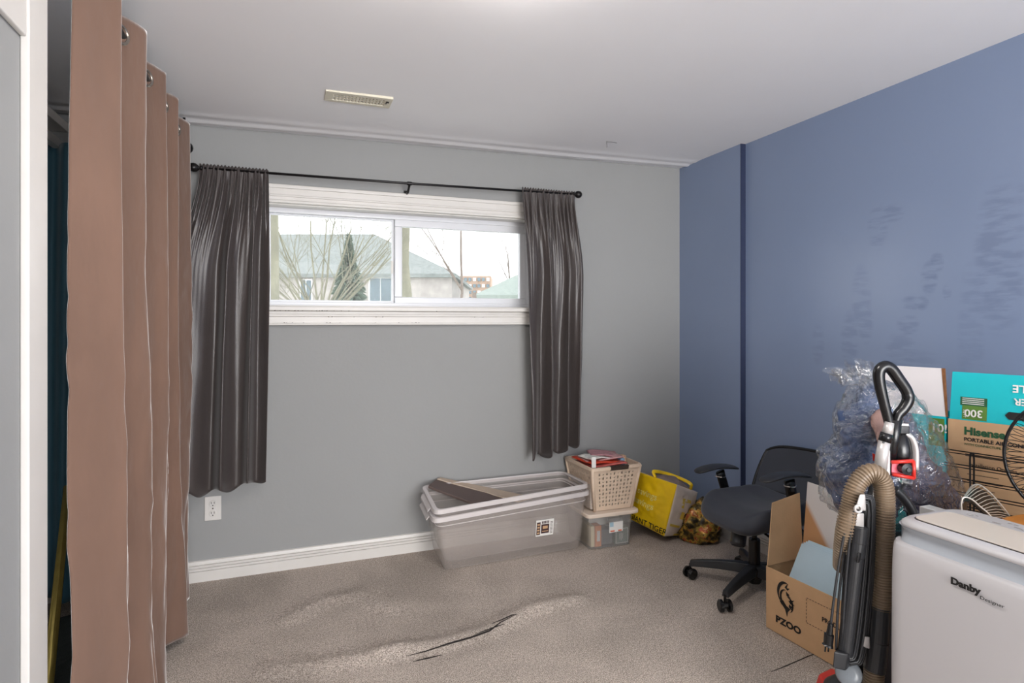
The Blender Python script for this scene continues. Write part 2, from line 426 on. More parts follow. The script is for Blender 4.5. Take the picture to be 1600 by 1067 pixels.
# flaked paint specks on the sill
m_flake = M('flaked_paint', (74, 62, 58), 0.9, var=.1)
fk = B()
for i in range(46):
    lx = random.choice([random.uniform(-2.48, -2.05), random.uniform(-2.45, -1.3)]); z = random.choice([WB-.019, WB-.05, WB-.019, WB-.08])
    sx = random.uniform(.001, .007)
    fk.box(lx, lx+sx, -.0515 if z > WB-.03 else -.0312, -.049 if z > WB-.03 else -.029, z, z+random.uniform(.001, .004), bw)
fk.build('flaked_paint', m_flake, win)

# ------------------------------------------------------------------ outlet, vent, hook, lamp
ou = thing('power_outlet', bw(-2.75, 0, .29), 'white duplex wall outlet on the grey wall below the left dark curtain', 'outlet')
b = B(); b.box(-2.787, -2.713, -.007, 0, .290, .408, bw); b.build('cover_plate', m_trim, ou, bevel=.003)
for zc in (.325, .373):
    b = B(); b.lathe(bw(-2.75, -.007, zc), [(.0165, 0), (.0165, .003), (.015, .004)], 20, -WY); s_ = b.build('socket', m_trim, ou)
    b = B()
    for dx in (-.0065, .0065): b.box(-2.75+dx-.0013, -2.75+dx+.0013, -.0116, -.0109, zc-.001, zc+.009, bw)
    b.box(-2.7525, -2.7475, -.0116, -.0109, zc-.011, zc-.006, bw); b.build('slots', m_ink, s_)
b = B(); b.lathe(bw(-2.75, -.007, .349), [(.004, 0), (.003, .002)], 10, -WY); b.build('screw', m_chrome, ou)

VX0, VX1, VY0, VY1 = 0.150, 0.432, 2.640, 2.762
m_vent = M('cream_vent_enamel', (214, 208, 190), 0.45, var=.03, vs=20)
zc_ = cz(.29, 2.70)
ve = thing('ceiling_vent', (.29, 2.70, zc_-.01), 'cream metal air register with slotted grille set in the ceiling', 'vent')
b = B(); b.box(VX0, VX1, VY0, VY0+.026, zc_-.008, zc_+.004).box(VX0, VX1, VY1-.026, VY1, zc_-.008, zc_+.004).box(VX0, VX0+.03, VY0+.026, VY1-.026, zc_-.008, zc_+.004).box(VX1-.03, VX1, VY0+.026, VY1-.026, zc_-.008, zc_+.004)
b.build('frame', m_vent, ve, bevel=.002)
b = B(); b.box(VX0+.02, VX1-.02, VY0+.02, VY1-.02, zc_+.001, zc_+.003); b.build('duct', m_ink, ve)
b = B()
n = 16
for i in range(n):
    x = VX0+.03+(VX1-VX0-.06)*(i)/(n-1); b.box(x-.0038, x+.0038, VY0+.02, VY1-.02, zc_-.006, zc_+.001)
for k in (1, 2):
    y = VY0+.026+(VY1-VY0-.052)*k/3; b.box(VX0+.03, VX1-.03, y-.0022, y+.0022, zc_-.0055, zc_+.001)
b.build('grille', m_vent, ve)
b = B(); b.box(VX1-.026, VX1-.014, VY0+.035, VY0+.040, zc_-.014, zc_-.008).box(VX1-.026, VX1-.022, VY0+.035, VY0+.06, zc_-.012, zc_-.008); b.build('damper_lever', m_rodm, ve)

hk = gz(948, 219, 2.26); zz = cz(hk.x, hk.y)
b = B(); b.tube([(hk.x, hk.y, zz), (hk.x, hk.y, zz-.012), (hk.x+.002, hk.y, zz-.03), (hk.x, hk.y, zz-.034)], .0012, 6)
b.tube([(hk.x, hk.y, zz-.004), (hk.x+.03, hk.y-.004, zz-.003), (hk.x+.06, hk.y-.006, zz-.005)], .0009, 6)
tag(b.build('ceiling_hook', m_rodm), 'thin bent wire hook poking out of the ceiling near the blue wall', 'hook')

zl = cz(*LAMP)
lp = thing('ceiling_lamp', (LAMP[0], LAMP[1], zl-.09), 'round glass dome ceiling lamp glowing just above the picture', 'lamp')
b = B(); b.lathe((LAMP[0], LAMP[1], zl), [(.125, 0), (.128, -.012), (.12, -.02)], 40); b.build('lamp_base', m_trim, lp)
m_em = bpy.data.materials.new('lit_glass'); m_em.use_nodes = True
nt = m_em.node_tree; nt.nodes.remove(nt.nodes['Principled BSDF']); e = nt.nodes.new('ShaderNodeEmission')
e.inputs[0].default_value = (1.0, .93, .86, 1); e.inputs[1].default_value = 60.0
nt.links.new(e.outputs[0], nt.nodes['Material Output'].inputs[0])
b = B(); b.lathe((LAMP[0], LAMP[1], zl-.02), [(.132, 0), (.145, -.012), (.140, -.032), (.12, -.046), (.09, -.057), (.05, -.066), (.012, -.069)], 32); b.build('lamp_shade', m_em, lp, smooth=True)

# ------------------------------------------------------------------ rods and curtains
RY = -.09
rod = thing('curtain_rod', bw(-1.80, RY, 1.985), 'thin black curtain rod with ball ends above the window', 'curtain rod')
b = B(); b.tube([bw(-2.80, RY, 1.990), bw(-1.80, RY, 1.998), bw(-.83, RY, 2.014)], .0065, 10); b.build('rod', m_rodm, rod, smooth=True)
for lx, z, sg in ((-2.825, 1.990, -1), (-.79, 2.015, 1)):
    b = B(); b.lathe(bw(lx, RY, z), [(.004, -.04), (.012, -.038), (.012, -.030), (.006, -.026), (.011, -.021), (.019, -.012), (.0215, 0), (.019, .012), (.011, .020), (.002, .023)], 20, WX*sg); b.build('finial', m_rodm, rod, smooth=True)
b = B(); b.tube([bw(-1.80, 0, 1.955), bw(-1.80, -.05, 1.958), bw(-1.80, RY, 1.985)], .0065, 8).box(-1.812, -1.788, -.012, 0, 1.930, 1.975, bw)
b.lathe(bw(-1.812, RY, 1.998), [(.010, 0), (.010, .024)], 14, WX); b.build('bracket', m_rodm, rod)
for lx in (-2.79, -.84):
    b = B(); b.tube([bw(lx, 0, 1.97), bw(lx, -.05, 1.972), bw(lx, RY, 1.99)], .004, 8); b.build('bracket', m_rodm, rod)

m_cur = M('charcoal_curtain_fabric', (64, 58, 57), 0.36, bump=0.10, bs=420, var=0.04, vs=8, sheen=0.2, stretch=(1, 1, .3))
def gather_curtain(label, xt, xm, xb, zt, zb, seed, folds):
    rnd = random.Random(seed)
    ph = [rnd.uniform(0, 6.28) for _ in range(6)]
    NU, NV = 260, 90
    def fn(u, v):
        # v 0 top .. 1 bottom
        def mix(a, b_, t): return a+(b_-a)*t
        if v < .35: k = v/.35; k = k*k*(3-2*k); L0 = mix(xt[0], xm[0], k); L1 = mix(xt[1], xm[1], k)
        else: k = (v-.35)/.65; L0 = mix(xm[0], xb[0], k); L1 = mix(xm[1], xb[1], k)
        z1 = mix(zb[0], zb[1], u) + .018*math.sin(u*folds*2*PI+ph[3]) - .02*math.sin(PI*u)
        z = mix(zt, z1, v)
        uu = u + (.05*math.sin(2*PI*u*1.0+ph[0])+.02*math.sin(2*PI*u*2.3+ph[5]))*(1-.3*v) + .02*noise.noise(Vector((u*2, v*1.5, seed)))
        amp = .008+.030*min(1, v*1.8)
        w1 = math.sin(uu*folds*2*PI+ph[1]); w2 = math.sin(uu*folds*1.73*2*PI+ph[2]+v*.9)
        k_ = min(1, v*1.3)
        d = amp*(w1*(.55+.45*k_)+.45*w2*(1-.55*k_)+.35*noise.noise(Vector((uu*7, v*1.1, seed*3))))
        top = math.exp(-(v/.055)**2)
        d += .010*math.sin(u*folds*3.7*2*PI+ph[4]+1.5*math.sin(u*7))*math.exp(-((v-.07)/.10)**2)
        d += .005*math.sin(u*folds*6.1*2*PI+v*9)*math.exp(-v*7)
        d *= (1-.75*top)
        if v < .012: z += .004*math.sin(u*folds*6*2*PI)
        d += .010*noise.noise(Vector((u*4, v*5, seed)))*min(1, v*3)
        sx = .006*math.cos(uu*folds*2*PI+ph[1])*min(1, v*3)
        return bw(mix(L0, L1, u)+sx, RY-.002+(-.010*min(1, v*8)) - d*.9, z)
    b = B(); b.grid(fn, NU, NV)
    o = b.build('window_curtain', m_cur, smooth=True, solid=.0025)
    tag(o, label, 'curtain'); return o
gather_curtain('short charcoal curtain left of the window, half hidden behind the pink drape', (-2.80, -2.497), (-2.90, -2.495), (-2.93, -2.515), 2.008, (.455, .490), 3, 3.3)
gather_curtain('short charcoal curtain right of the window, hanging over the plastic tub', (-1.152, -.815), (-1.125, -.765), (-1.105, -.790), 2.028, (.485, .545), 8, 3.4)

# pink grommet drape along the closet opening
RX, RZ = -.452, 2.095
pr = thing('drape_rod', (RX, 2.4, RZ), 'dark metal rod with ball end carrying the pink drape', 'curtain rod')
b = B(); b.tube([(RX, 1.30, RZ), (RX, 3.23, RZ)], .0125, 14); b.build('rod', m_rodm, pr, smooth=True)
b = B(); b.lathe((RX, 3.235, RZ), [(.012, 0), (.024, .006), (.029, .022), (.024, .038), (.010, .046)], 20, (0, 1, 0)); b.build('finial', m_rodm, pr, smooth=True)
b = B(); b.tube([(RX, 3.18, RZ), (RX, 3.18, RZ+.05), (RX, 3.18, cz(RX, 3.18)-.001)], .006, 8); b.build('bracket', m_rodm, pr)
b = B(); b.tube([(RX, 1.34, RZ), (RX, 1.34, cz(RX, 1.34)-.001)], .006, 8); b.build('bracket', m_rodm, pr)

def velvet():
    m = M('dusty_pink_velvet', (106, 80, 66), 0.8, bump=0.5, bs=14, var=0.14, vs=6, sheen=1.0, stretch=(1, 1, .35))
    return m
m_pink = velvet()
dp = thing('pink_drape', (RX, 2.45, 0.03), 'long dusty pink velvet drape on grommets across the closet opening', 'curtain')
nfold = 5.0
Ya, Yb = 1.715, 3.245
def drape_xy(u, v):
    # v 0 top, 1 bottom
    ph = u*nfold*2*PI-.45+.35*math.sin(u*11)
    a = (.050+.016*min(1, v*1.5))*(1.05-.25*u)
    x = RX + a*math.sin(ph) + .012*math.sin(ph*.5+1.2+v*2)*v
    y = Ya + (Yb-Ya)*u
    yn = Ya - .11*v*(1-u) + (Yb-Ya)*u
    x += v*v*.05*(1-u) - .01*v
    # creases
    x += .022*noise.noise(Vector((u*9, v*3.2, 1.3)))*v + .005*noise.noise(Vector((u*26, v*7, 4.3)))*min(1, v*2)
    cr_n = noise.noise(Vector((u*17+v*7, v*11-u*9, 7.7)))
    x += .004*(1-min(1, abs(cr_n)*4))*min(1, v*2.2)*max(0, noise.noise(Vector((u*5, v*3, 2.2)))+.45)
    cr_m = noise.noise(Vector((u*13-v*5, v*6+u*11, 3.1)))
    x -= .005*(1-min(1, abs(cr_m)*4))*v
    return x, yn + .03*math.sin(ph*2)*.5
def drape(u, v):
    x, y = drape_xy(u, v)
    ztop = 2.150 + .004*math.sin(u*nfold*4*PI)
    zb = .022 + .012*math.sin(u*23)
    return (x, y, ztop+(zb-ztop)*v)
b = B(); b.grid(drape, 420, 170)
b.build('drape_cloth', m_pink, dp, smooth=True, solid=.003)
# grommets where the cloth crosses the rod
m_gro = M('brushed_nickel', (150, 142, 134), 0.25, metal=.9, var=.05)
gus = []
for i in range(1, 2000):
    if (drape_xy(i/2000, .027)[0]-RX)*(drape_xy((i-1)/2000, .027)[0]-RX) < 0: gus.append(i/2000)
for u in gus:
    if u > .99: continue
    x, y = drape_xy(u, .027); x2, y2 = drape_xy(min(1, u+.004), .027)
    nr = Vector((y2-y, -(x2-x), 0)).normalized()
    R_ = .026; ring = []
    ax1 = Vector((0, 0, 1)); ax2 = nr.cross(ax1)
    c0 = Vector((x, y, RZ))
    pts = [c0+ax1*math.cos(a)*R_+ax2*math.sin(a)*R_ for a in [2*PI*i/28 for i in range(28)]]
    b = B(); b.tube(pts, .0058, 8, closed=True, flat=1.0); b.build('grommet', m_gro, dp, smooth=True)

# closet side: teal curtain, brass pole, dark bin
m_teal = M('dark_teal_cloth', (52, 92, 108), 0.6, bump=.12, bs=60, var=.12, vs=9, sheen=.2, stretch=(1, 1, .3))
def teal(u, v):
    x = -1.10+.46*u; y = 3.14 + .030*math.sin(u*24)+.02*math.sin(u*9+v*2) - .05*v
    return (x, y, 2.03 - (2.03-.085-.015*math.sin(u*9))*v)
b = B(); b.grid(teal, 110, 50); tag(b.build('closet_curtain', m_teal, smooth=True, solid=.003), 'dark teal cloth hanging inside the closet, seen left of the pink drape', 'curtain')
m_brass = M('aged_brass', (176, 156, 84), 0.35, metal=.6, var=.12, vs=30, stretch=(1, 1, .1))
p0 = gz(69, 1130); p1 = at(106, 760, 2.35)
b = B(); b.tube([p0+Vector((0, 0, .012)), p0.lerp(p1, .5), p1], [.017, .0155, .013], 14)
for k in range(5):
    a = k*2*PI/5
    q = Vector((math.cos(a), math.sin(a), 0))*.0125
    b.tube([p0+q+Vector((0, 0, .014)), p1+q*.8], .0045, 6)
tag(b.build('brass_pole', m_brass, smooth=True), 'fluted brass pole leaning in the closet beside the pink drape', 'pole')
m_felt = M('dark_green_felt', (58, 64, 62), 0.95, bump=.3, bs=200, var=.15, vs=40)
b = B()
def mat_(u, v):
    a = 2*PI*u; r = min(1, v*1.2) 
    ex, ey = .22, .33
    cx_, cy_ = -.68, 2.58
    kx = math.copysign(abs(math.cos(a))**.35, math.cos(a)); ky = math.copysign(abs(math.sin(a))**.35, math.sin(a))
    return (cx_+ex*kx*r, cy_+ey*ky*r, (.075 if v < .84 else .075*(1-v)/.16) + .006*noise.noise(Vector((u*7, v*4, 2))) + .004)
b.grid(mat_, 80, 12, closeu=True)
m_ = b.build('storage_bag', m_felt, smooth=True)
tag(m_, 'flat dark grey fabric bag on the carpet peeking out under the pink drape', 'bag')

# ------------------------------------------------------------------ plastic tubs
m_tub = clear('frosted_plastic', (206, 196, 190), 0.20, 0.22, 0.05, edge=0.18)
m_rim = clear('frosted_plastic_rim', (236, 230, 230), 0.55, 0.25, 0.08, edge=0.2)
def quad_pt(c, u, v): return c[0]*(1-u)*(1-v)+c[1]*u*(1-v)+c[2]*u*v+c[3]*(1-u)*v
def rrect(c, r, n=6):
    """rounded quadrilateral path through four corners"""
    out = []
    for i in range(4):
        p, a, d = c[i], c[i-1], c[(i+1) % 4]
        da = (a-p).normalized()*r; dd = (d-p).normalized()*r
        for k in range(n+1):
            t_ = k/n; out.append((p+da)*(1-t_)**2 + p*2*t_*(1-t_) + (p+dd)*t_*t_)
    return out
def tub(label, bot, top, lift, th_label=None, group=None, handle=True):
    root = thing('storage_tub', sum(bot, Vector())/4+Vector((0, 0, lift)), label, 'storage tub', group)
    up = Vector((0, 0, lift)); bot = [p+up for p in bot]; top = [p+up for p in top]
    rb_, rt_ = rrect(bot, .035), rrect(top, .045)
    cb = sum(bot, Vector())/4
    b = B(); n = len(rb_)
    levels = []
    for k in range(9):
        f_ = k/8
        lv = [rb_[i].lerp(rt_[i], f_) for i in range(n)]
        if k == 0: lv = [cb+(p-cb)*.97 for p in lv]
        levels.append(lv)
    vs = [p for lv in levels for p in lv]; fs = []
    for k in range(8):
        for i in range(n): fs.append((k*n+i, k*n+(i+1) % n, (k+1)*n+(i+1) % n, (k+1)*n+i))
    fs.append(tuple(reversed(range(n))))
    b.add(vs, fs); b.build('tub_body', m_tub, root, smooth=False)
    ct = sum(top, Vector())/4
    b = B(); lip = [[ct+(p-ct)*s_+Vector((0, 0, dz)) for p in rt_] for s_, dz in ((.985, .004), (1.0, .008), (1.035, .006), (1.04, -.014))]
    vs = [p for lv in lip for p in lv]; fs = []
    for k in range(3):
        for i in range(n): fs.append((k*n+i, k*n+(i+1) % n, (k+1)*n+(i+1) % n, (k+1)*n+i))
    b.add(vs, fs); b.build('rim', m_rim, root, solid=.002, smooth=False)
    # stiffening step below the rim
    b = B(); st = [rb_[i].lerp(rt_[i], .86) for i in range(n)]; b.tube([cb+(p-cb)*1.0 for p in st], .0022, 6, closed=True); b.build('step', m_rim, root)
    if handle:
        for (i0, i1, sg) in ((3, 0, -1), (1, 2, 1)):
            a_, d_ = top[i0].lerp(top[i1], .22), top[i0].lerp(top[i1], .78)
            o_ = (top[1]-top[0]).normalized()*sg*.034
            b = B(); b.hexa([a_+o_*.2+Vector((0,0,-.004)), d_+o_*.2+Vector((0,0,-.004)), d_+o_+Vector((0,0,-.030)), a_+o_+Vector((0,0,-.030)), a_+o_*.2+Vector((0,0,.004)), d_+o_*.2+Vector((0,0,.004)), d_+o_+Vector((0,0,-.020)), a_+o_+Vector((0,0,-.020))])
            b.build('handle', m_rim, root, bevel=.003)
    return root
V3 = lambda x, y, z=0.0: Vector((x, y, z))
bot = [V3(.735, 2.985, .004), V3(1.535, 3.02, .004), V3(1.515, 3.255, .004), V3(.745, 3.235, .004)]
top = [V3(.680, 2.90, .292), V3(1.560, 2.985, .318), V3(1.535, 3.265, .325), V3(.690, 3.245, .325)]
t1 = tub('large clear plastic storage tub on the carpet, the outer of two nested', bot, top, 0)
# label on its front
fx_ = (top[1]-top[0]).normalized()
O = bot[0].lerp(bot[1], .635).lerp(top[0].lerp(top[1], .635), .36); Yv = (top[0].lerp(top[1], .635)-bot[0].lerp(bot[1], .635)).normalized()
Xv = (bot[1]-bot[0]).normalized(); Nv = Xv.cross(Yv).normalized()
O = O + Nv*.004
m_lab = M('dark_label_print', (66, 42, 44), .6, var=.2, vs=90)
b = B(); b.prism([(0, 0), (.105, 0), (.105, .092), (0, .092)], O, Xv, Yv, .0006); lb_ = b.build('label_sticker', m_whitep, t1)
b = B(); b.prism([(.004, .008), (.026, .008), (.026, .080), (.004, .080)], O+Nv*.0008, Xv, Yv, .0004)
b.prism([(.031, .014), (.078, .014), (.078, .066), (.031, .066)], O+Nv*.0008, Xv, Yv, .0004)
for k in range(5): b.prism([(.034+k*.009, .070), (.040+k*.009, .070), (.040+k*.009, .084), (.034+k*.009, .084)], O+Nv*.0008, Xv, Yv, .0004)
for k in range(9): b.prism([(.084, .010+k*.008), (.099, .010+k*.008), (.099, .013+k*.008), (.084, .013+k*.008)], O+Nv*.0008, Xv, Yv, .0003)
b.build('label_print', m_lab, lb_)
b = B()
for k in range(4): b.prism([(.008, .014+k*.016), (.022, .014+k*.016), (.022, .023+k*.016), (.008, .023+k*.016)], O+Nv*.0014, Xv, Yv, .0003)
b.prism([(.037, .024), (.072, .024), (.072, .028), (.037, .028)], O+Nv*.0014, Xv, Yv, .0003); b.prism([(.040, .040), (.069, .040), (.069, .056), (.040, .056)], O+Nv*.0014, Xv, Yv, .0003)
b.build('label_print', m_tan, lb_)
def inset(ps, k):
    c_ = sum(ps, Vector())/4; return [Vector((c_.x+(p.x-c_.x)*k, c_.y+(p.y-c_.y)*k, p.z)) for p in ps]
b2 = inset(bot, .975); t2 = inset(top, .985)
tub('clear plastic storage tub nested inside the larger one, holding the dark board', b2, t2, .040)
# dark board leaning inside the tub
pA = at(661, 748, 3.33); pB = at(690, 747, 3.40); pC = at(800, 776, 3.28); pD = at(735, 783, 3.05)
pA.z = .395; pA.y = 3.20; pA.x = .70
board = [V3(.700, 3.16, .392), V3(.770, 3.285, .388), V3(1.16, 3.17, .290), V3(1.02, 3.02, .265)]
m_board = M('dark_brown_laminate', (84, 70, 66), .45, bump=.03, var=.06, vs=14)
b = B(); b.hexa([p-Vector((0, 0, .014)) for p in board]+board); tag(b.build('laminate_board', m_board, bevel=.002), 'dark brown flat board resting slantwise inside the clear tubs', 'board')
strip = [V3(.775, 3.275, .396), V3(.80, 3.29, .396), V3(1.30, 3.16, .272), V3(1.19, 3.10, .275)]
b = B(); b.hexa([p-Vector((0, 0, .008)) for p in strip]+strip); tag(b.build('tan_slat', M('pale_tan_wood', (168, 152, 136), .6, var=.06, vs=20), bevel=.001), 'pale tan slat lying beside the dark board inside the clear tubs', 'slat')

# ------------------------------------------------------------------ clear lidded box and perforated basket
m_clear = clear('clear_plastic', (200, 200, 198), 0.16, 0.10, 0.06)
bx = thing('lidded_box', (1.69, 3.11, 0), 'small clear plastic box with cream lid on the floor under the basket', 'storage box')
def frustum(x0, x1, y0, y1, z0, z1, tp, r=.03):
    a_ = [V3(x0+tp, y0+tp, z0), V3(x1-tp, y0+tp, z0), V3(x1-tp, y1-tp, z0), V3(x0+tp, y1-tp, z0)]
    c_ = [V3(x0, y0, z1), V3(x1, y0, z1), V3(x1, y1, z1), V3(x0, y1, z1)]
    ra, rc = rrect(a_, r), rrect(c_, r); n = len(ra)
    b = B(); b.add(ra+rc, [(i, (i+1) % n, n+(i+1) % n, n+i) for i in range(n)]+[tuple(reversed(range(n)))]); return b
frustum(1.555, 1.835, 2.965, 3.275, .003, .185, .012).build('box_body', m_clear, bx, solid=.002)
ld = [V3(1.535, 2.945, 0), V3(1.865, 2.945, 0), V3(1.865, 3.29, 0), V3(1.535, 3.29, 0)]
rl = rrect(ld, .035); n = len(rl)
m_lid = M('cream_plastic', (222, 206, 190), .45, var=.02)
b = B(); b.add([p+Vector((0, 0, .182)) for p in rl]+[p+Vector((0, 0, .204)) for p in rl], [tuple(reversed(range(n))), tuple(range(n, 2*n))]+[(i, (i+1) % n, n+(i+1) % n, n+i) for i in range(n)])
b.build('lid', m_lid, bx, bevel=.005)
b = B(); b.box(1.67, 1.755, 2.944, 2.966, .150, .172); b.build('latch', m_clear, bx, bevel=.003)
b = B(); b.prism([(0, 0), (.086, .004), (.086, .066), (0, .060)], (1.680, 2.968, .084), (1, 0, 0), (0, 0, 1), .0012); st_ = b.build('price_sticker', m_whitep, bx)
b = B(); b.box(1.683, 1.705, 2.9645, 2.9665, .118, .142); b.build('sticker_patch', M('pale_blue_print', (160, 190, 205), .6, var=.03), st_)
m_op = M('orange_print', (200, 100, 70), .6, var=.03)
for xa, xb_ in ((1.686, 1.712), (1.735, 1.757)):
    b = B(); b.box(xa, xb_, 2.9645, 2.9665, .090, .097); b.build('sticker_print', m_op, st_)
def simple_box(name, label, cat, dims, mat, bev=.001, group=None):
    b = B(); b.box(*dims); return tag(b.build(name, mat, bevel=bev), label, cat, group)
simple_box('small_carton', 'cream carton with green mark standing at the left inside the lidded box', 'carton', (1.578, 1.600, 2.99, 3.18, .010, .125), M('cream_card', (222, 205, 170), .7, var=.05))
c1 = simple_box('small_carton', 'narrow orange carton with white writing at the front inside the lidded box', 'carton', (1.603, 1.640, 2.986, 3.04, .010, .125), M('orange_card', (216, 130, 72), .7, var=.08, vs=60))
b = B(); b.box(1.612, 1.632, 2.9845, 2.9865, .040, .098)
b.build('carton_print', m_whitep, c1)
simple_box('grey_pouch', 'dark grey pouch in the middle of the lidded box', 'pouch', (1.645, 1.715, 2.99, 3.10, .010, .095), M('slate_fabric', (92, 96, 104), .7, bump=.2, bs=40, var=.08), .01)
gb = simple_box('small_carton', 'grey green carton with pale outline at the right inside the lidded box', 'carton', (1.728, 1.812, 2.985, 3.03, .010, .098), M('sage_card', (120, 136, 132), .7, var=.05))
b = B()
for d_ in ((1.731, 1.809, .013, .016), (1.731, 1.809, .092, .095), (1.731, 1.734, .016, .092), (1.806, 1.809, .016, .092), (1.755, 1.758, .035, .07), (1.764, 1.767, .03, .072), (1.773, 1.776, .038, .066)):
    b.box(d_[0], d_[1], 2.9832, 2.9855, d_[2], d_[3])
b.build('carton_print', m_whitep, gb)
simple_box('folded_papers', 'loose folded papers lying along the top inside the lidded box', 'papers', (1.60, 1.80, 3.06, 3.24, .100, .145), m_whitep, .004)

m_bask = M('beige_plastic', (214, 192, 170), .45, var=.02)
bk = thing('laundry_basket', (1.72, 3.11, .205), 'beige perforated plastic basket full of papers stacked on the cream lid', 'basket')
z0, z1 = .207, .448
Bt = [V3(1.600, 2.990, z0), V3(1.835, 2.990, z0), V3(1.835, 3.250, z0), V3(1.600, 3.250, z0)]
Tp = [V3(1.570, 2.960, z1), V3(1.885, 2.975, z1), V3(1.885, 3.285, z1), V3(1.565, 3.285, z1)]
def perforated(a, c_, d_, e_, cols, rows, mat, parent, notch=False):
    # a,c_ bottom ; e_,d_ top (quad a,c_,d_,e_)
    us = [0.0]; vs_ = [0.0]
    m0, m1 = .10, .90
    us.append(m0)
    for i in range(cols):
        st = (m1-m0)/cols; us += [m0+st*(i+.30), m0+st*(i+.66), m0+st*(i+1)]
    us.append(1.0)
    k0, k1 = .08, .90; vs_.append(k0)
    for j in range(rows):
        st = (k1-k0)/rows; vs_ += [k0+st*(j+.22), k0+st*(j+.40), k0+st*(j+.62), k0+st*(j+.80), k0+st*(j+1)]
    vs_.append(1.0)
    P = lambda u, v: (a*(1-u)+c_*u)*(1-v)+(e_*(1-u)+d_*u)*v
    b = B(); W = len(us)
    verts = [P(u, v) for v in vs_ for u in us]; fs = []
    for j in range(len(vs_)-1):
        for i in range(W-1):
            ci, im = divmod(i-1, 3); rj, jm = divmod(j-1, 5)
            hole = 0 <= ci < cols and im == 1 and 0 <= rj < rows and ((ci+rj) % 2 == 0 and jm in (1, 2, 3) or (ci+rj) % 2 == 1 and jm == 2)
            if not hole: fs.append((j*W+i, j*W+i+1, (j+1)*W+i+1, (j+1)*W+i))
    b.add(verts, fs); return b.build('basket_side', mat, parent, solid=.0025)
perforated(Bt[0], Bt[1], Tp[1], Tp[0], 10, 9, m_bask, bk); perforated(Bt[1], Bt[2], Tp[2], Tp[1], 10, 9, m_bask, bk)
perforated(Bt[2], Bt[3], Tp[3], Tp[2], 10, 9, m_bask, bk); perforated(Bt[3], Bt[0], Tp[0], Tp[3], 10, 9, m_bask, bk)
b = B(); b.hexa([p for p in Bt]+[p+Vector((0, 0, .004)) for p in Bt]); b.build('basket_floor', m_bask, bk)
ct = sum(Tp, Vector())/4; rr_ = rrect(Tp, .03); n = len(rr_)
b = B(); L_ = [[ct+(p-ct)*s_+Vector((0, 0, dz)) for p in rr_] for s_, dz in ((.985, 0), (1.0, .006), (1.055, .004), (1.06, -.010))]
b.add([p for l_ in L_ for p in l_], [(k*n+i, k*n+(i+1) % n, (k+1)*n+(i+1) % n, (k+1)*n+i) for k in range(3) for i in range(n)]); b.build('rim', m_bask, bk, solid=.003)
for i in range(4):
    b = B(); b.tube([Bt[i]+(ct-Tp[i])*.0, Tp[i]], .009, 10); b.build('corner_post', m_bask, bk, smooth=True)
b = B(); P_ = Tp[0].lerp(Tp[1], .36); Q_ = Tp[0].lerp(Tp[1], .72)
b.hexa([P_+Vector((0, -.012, -.014)), Q_+Vector((0, -.012, -.014)), Q_+Vector((0, -.003, -.014)), P_+Vector((0, -.003, -.014)), P_+Vector((0, -.020, .009)), Q_+Vector((0, -.020, .009)), Q_+Vector((0, -.001, .010)), P_+Vector((0, -.001, .010))])
b.build('handle_slot', M('dark_brown_shade', (60, 48, 42), .7, var=.1), bk)
# papers in the basket
sheets = [((1.58, 3.02), .24, .20, .440, 4, (176, 60, 50), 'red magazine at the bottom of the pile in the basket'),
          ((1.60, 3.00), .22, .18, .453, -7, (196, 98, 90), 'rose folded flyer in the pile of papers in the basket'),
          ((1.575, 3.02), .20, .20, .463, 9, (206, 70, 44), 'bright red flyer under the white sheet in the basket'),
          ((1.59, 3.05), .23, .17, .474, -3, (196, 150, 150), 'pale pink flyer near the top of the pile in the basket'),
          ((1.585, 3.04), .15, .12, .483, 12, (222, 220, 214), 'white sheet lying on top of the pile in the basket'),
          ((1.66, 3.09), .17, .14, .483, -18, (180, 128, 134), 'mauve flyer on top of the pile, behind the white sheet')]
for (x, y), sx, sy, z, ang, colr, lab in sheets:
    a_ = math.radians(ang); ca, sa = math.cos(a_), math.sin(a_)
    def sf(u, v, th=0):
        px_ = (u-.5)*sx; py_ = (v-.5)*sy
        return (x+sx/2+px_*ca-py_*sa, y+sy/2+px_*sa+py_*ca, z+.006*math.sin(u*4+z*300)+.004*noise.noise(Vector((u*3, v*3, z*90))))
    b = B(); b.grid(sf, 12, 10)
    tag(b.build('flyer', M('print_'+str(int(z*1000))+'_'+str(colr[0]), colr, .5, var=.22, vs=45), smooth=True, solid=.005), lab, 'flyer')
b = B(); b.prism([(0, 0), (.026, 0), (.030, .072), (.002, .074)], (1.580, 2.985, .435), (1, .1, 0), (0, .1, 1), .002)
tag(b.build('booklet', m_whitep), 'white booklet standing upright at the left front corner of the basket', 'booklet')
b = B(); b.box(1.58, 1.84, 3.00, 3.25, .215, .432); tag(b.build('paper_stack', M('mixed_paper', (190, 178, 168), .8, var=.25, vs=60, stretch=(1, 1, 6)), bevel=.004), 'thick stack of papers filling the beige basket', 'papers', kind='stuff')
for i, (xx, colr, lab) in enumerate(((1.80, (120, 150, 178), 'blue and white packet tucked upright at the right of the basket'), (1.845, (206, 170, 140), 'small orange and white packet in the right corner of the basket'))):
    b = B(); b.box(xx, xx+.028, 3.05+i*.06, 3.085+i*.06, .434, .472); tag(b.build('packet', M('packet_%d' % i, colr, .5, var=.3, vs=70), bevel=.002), lab, 'packet')

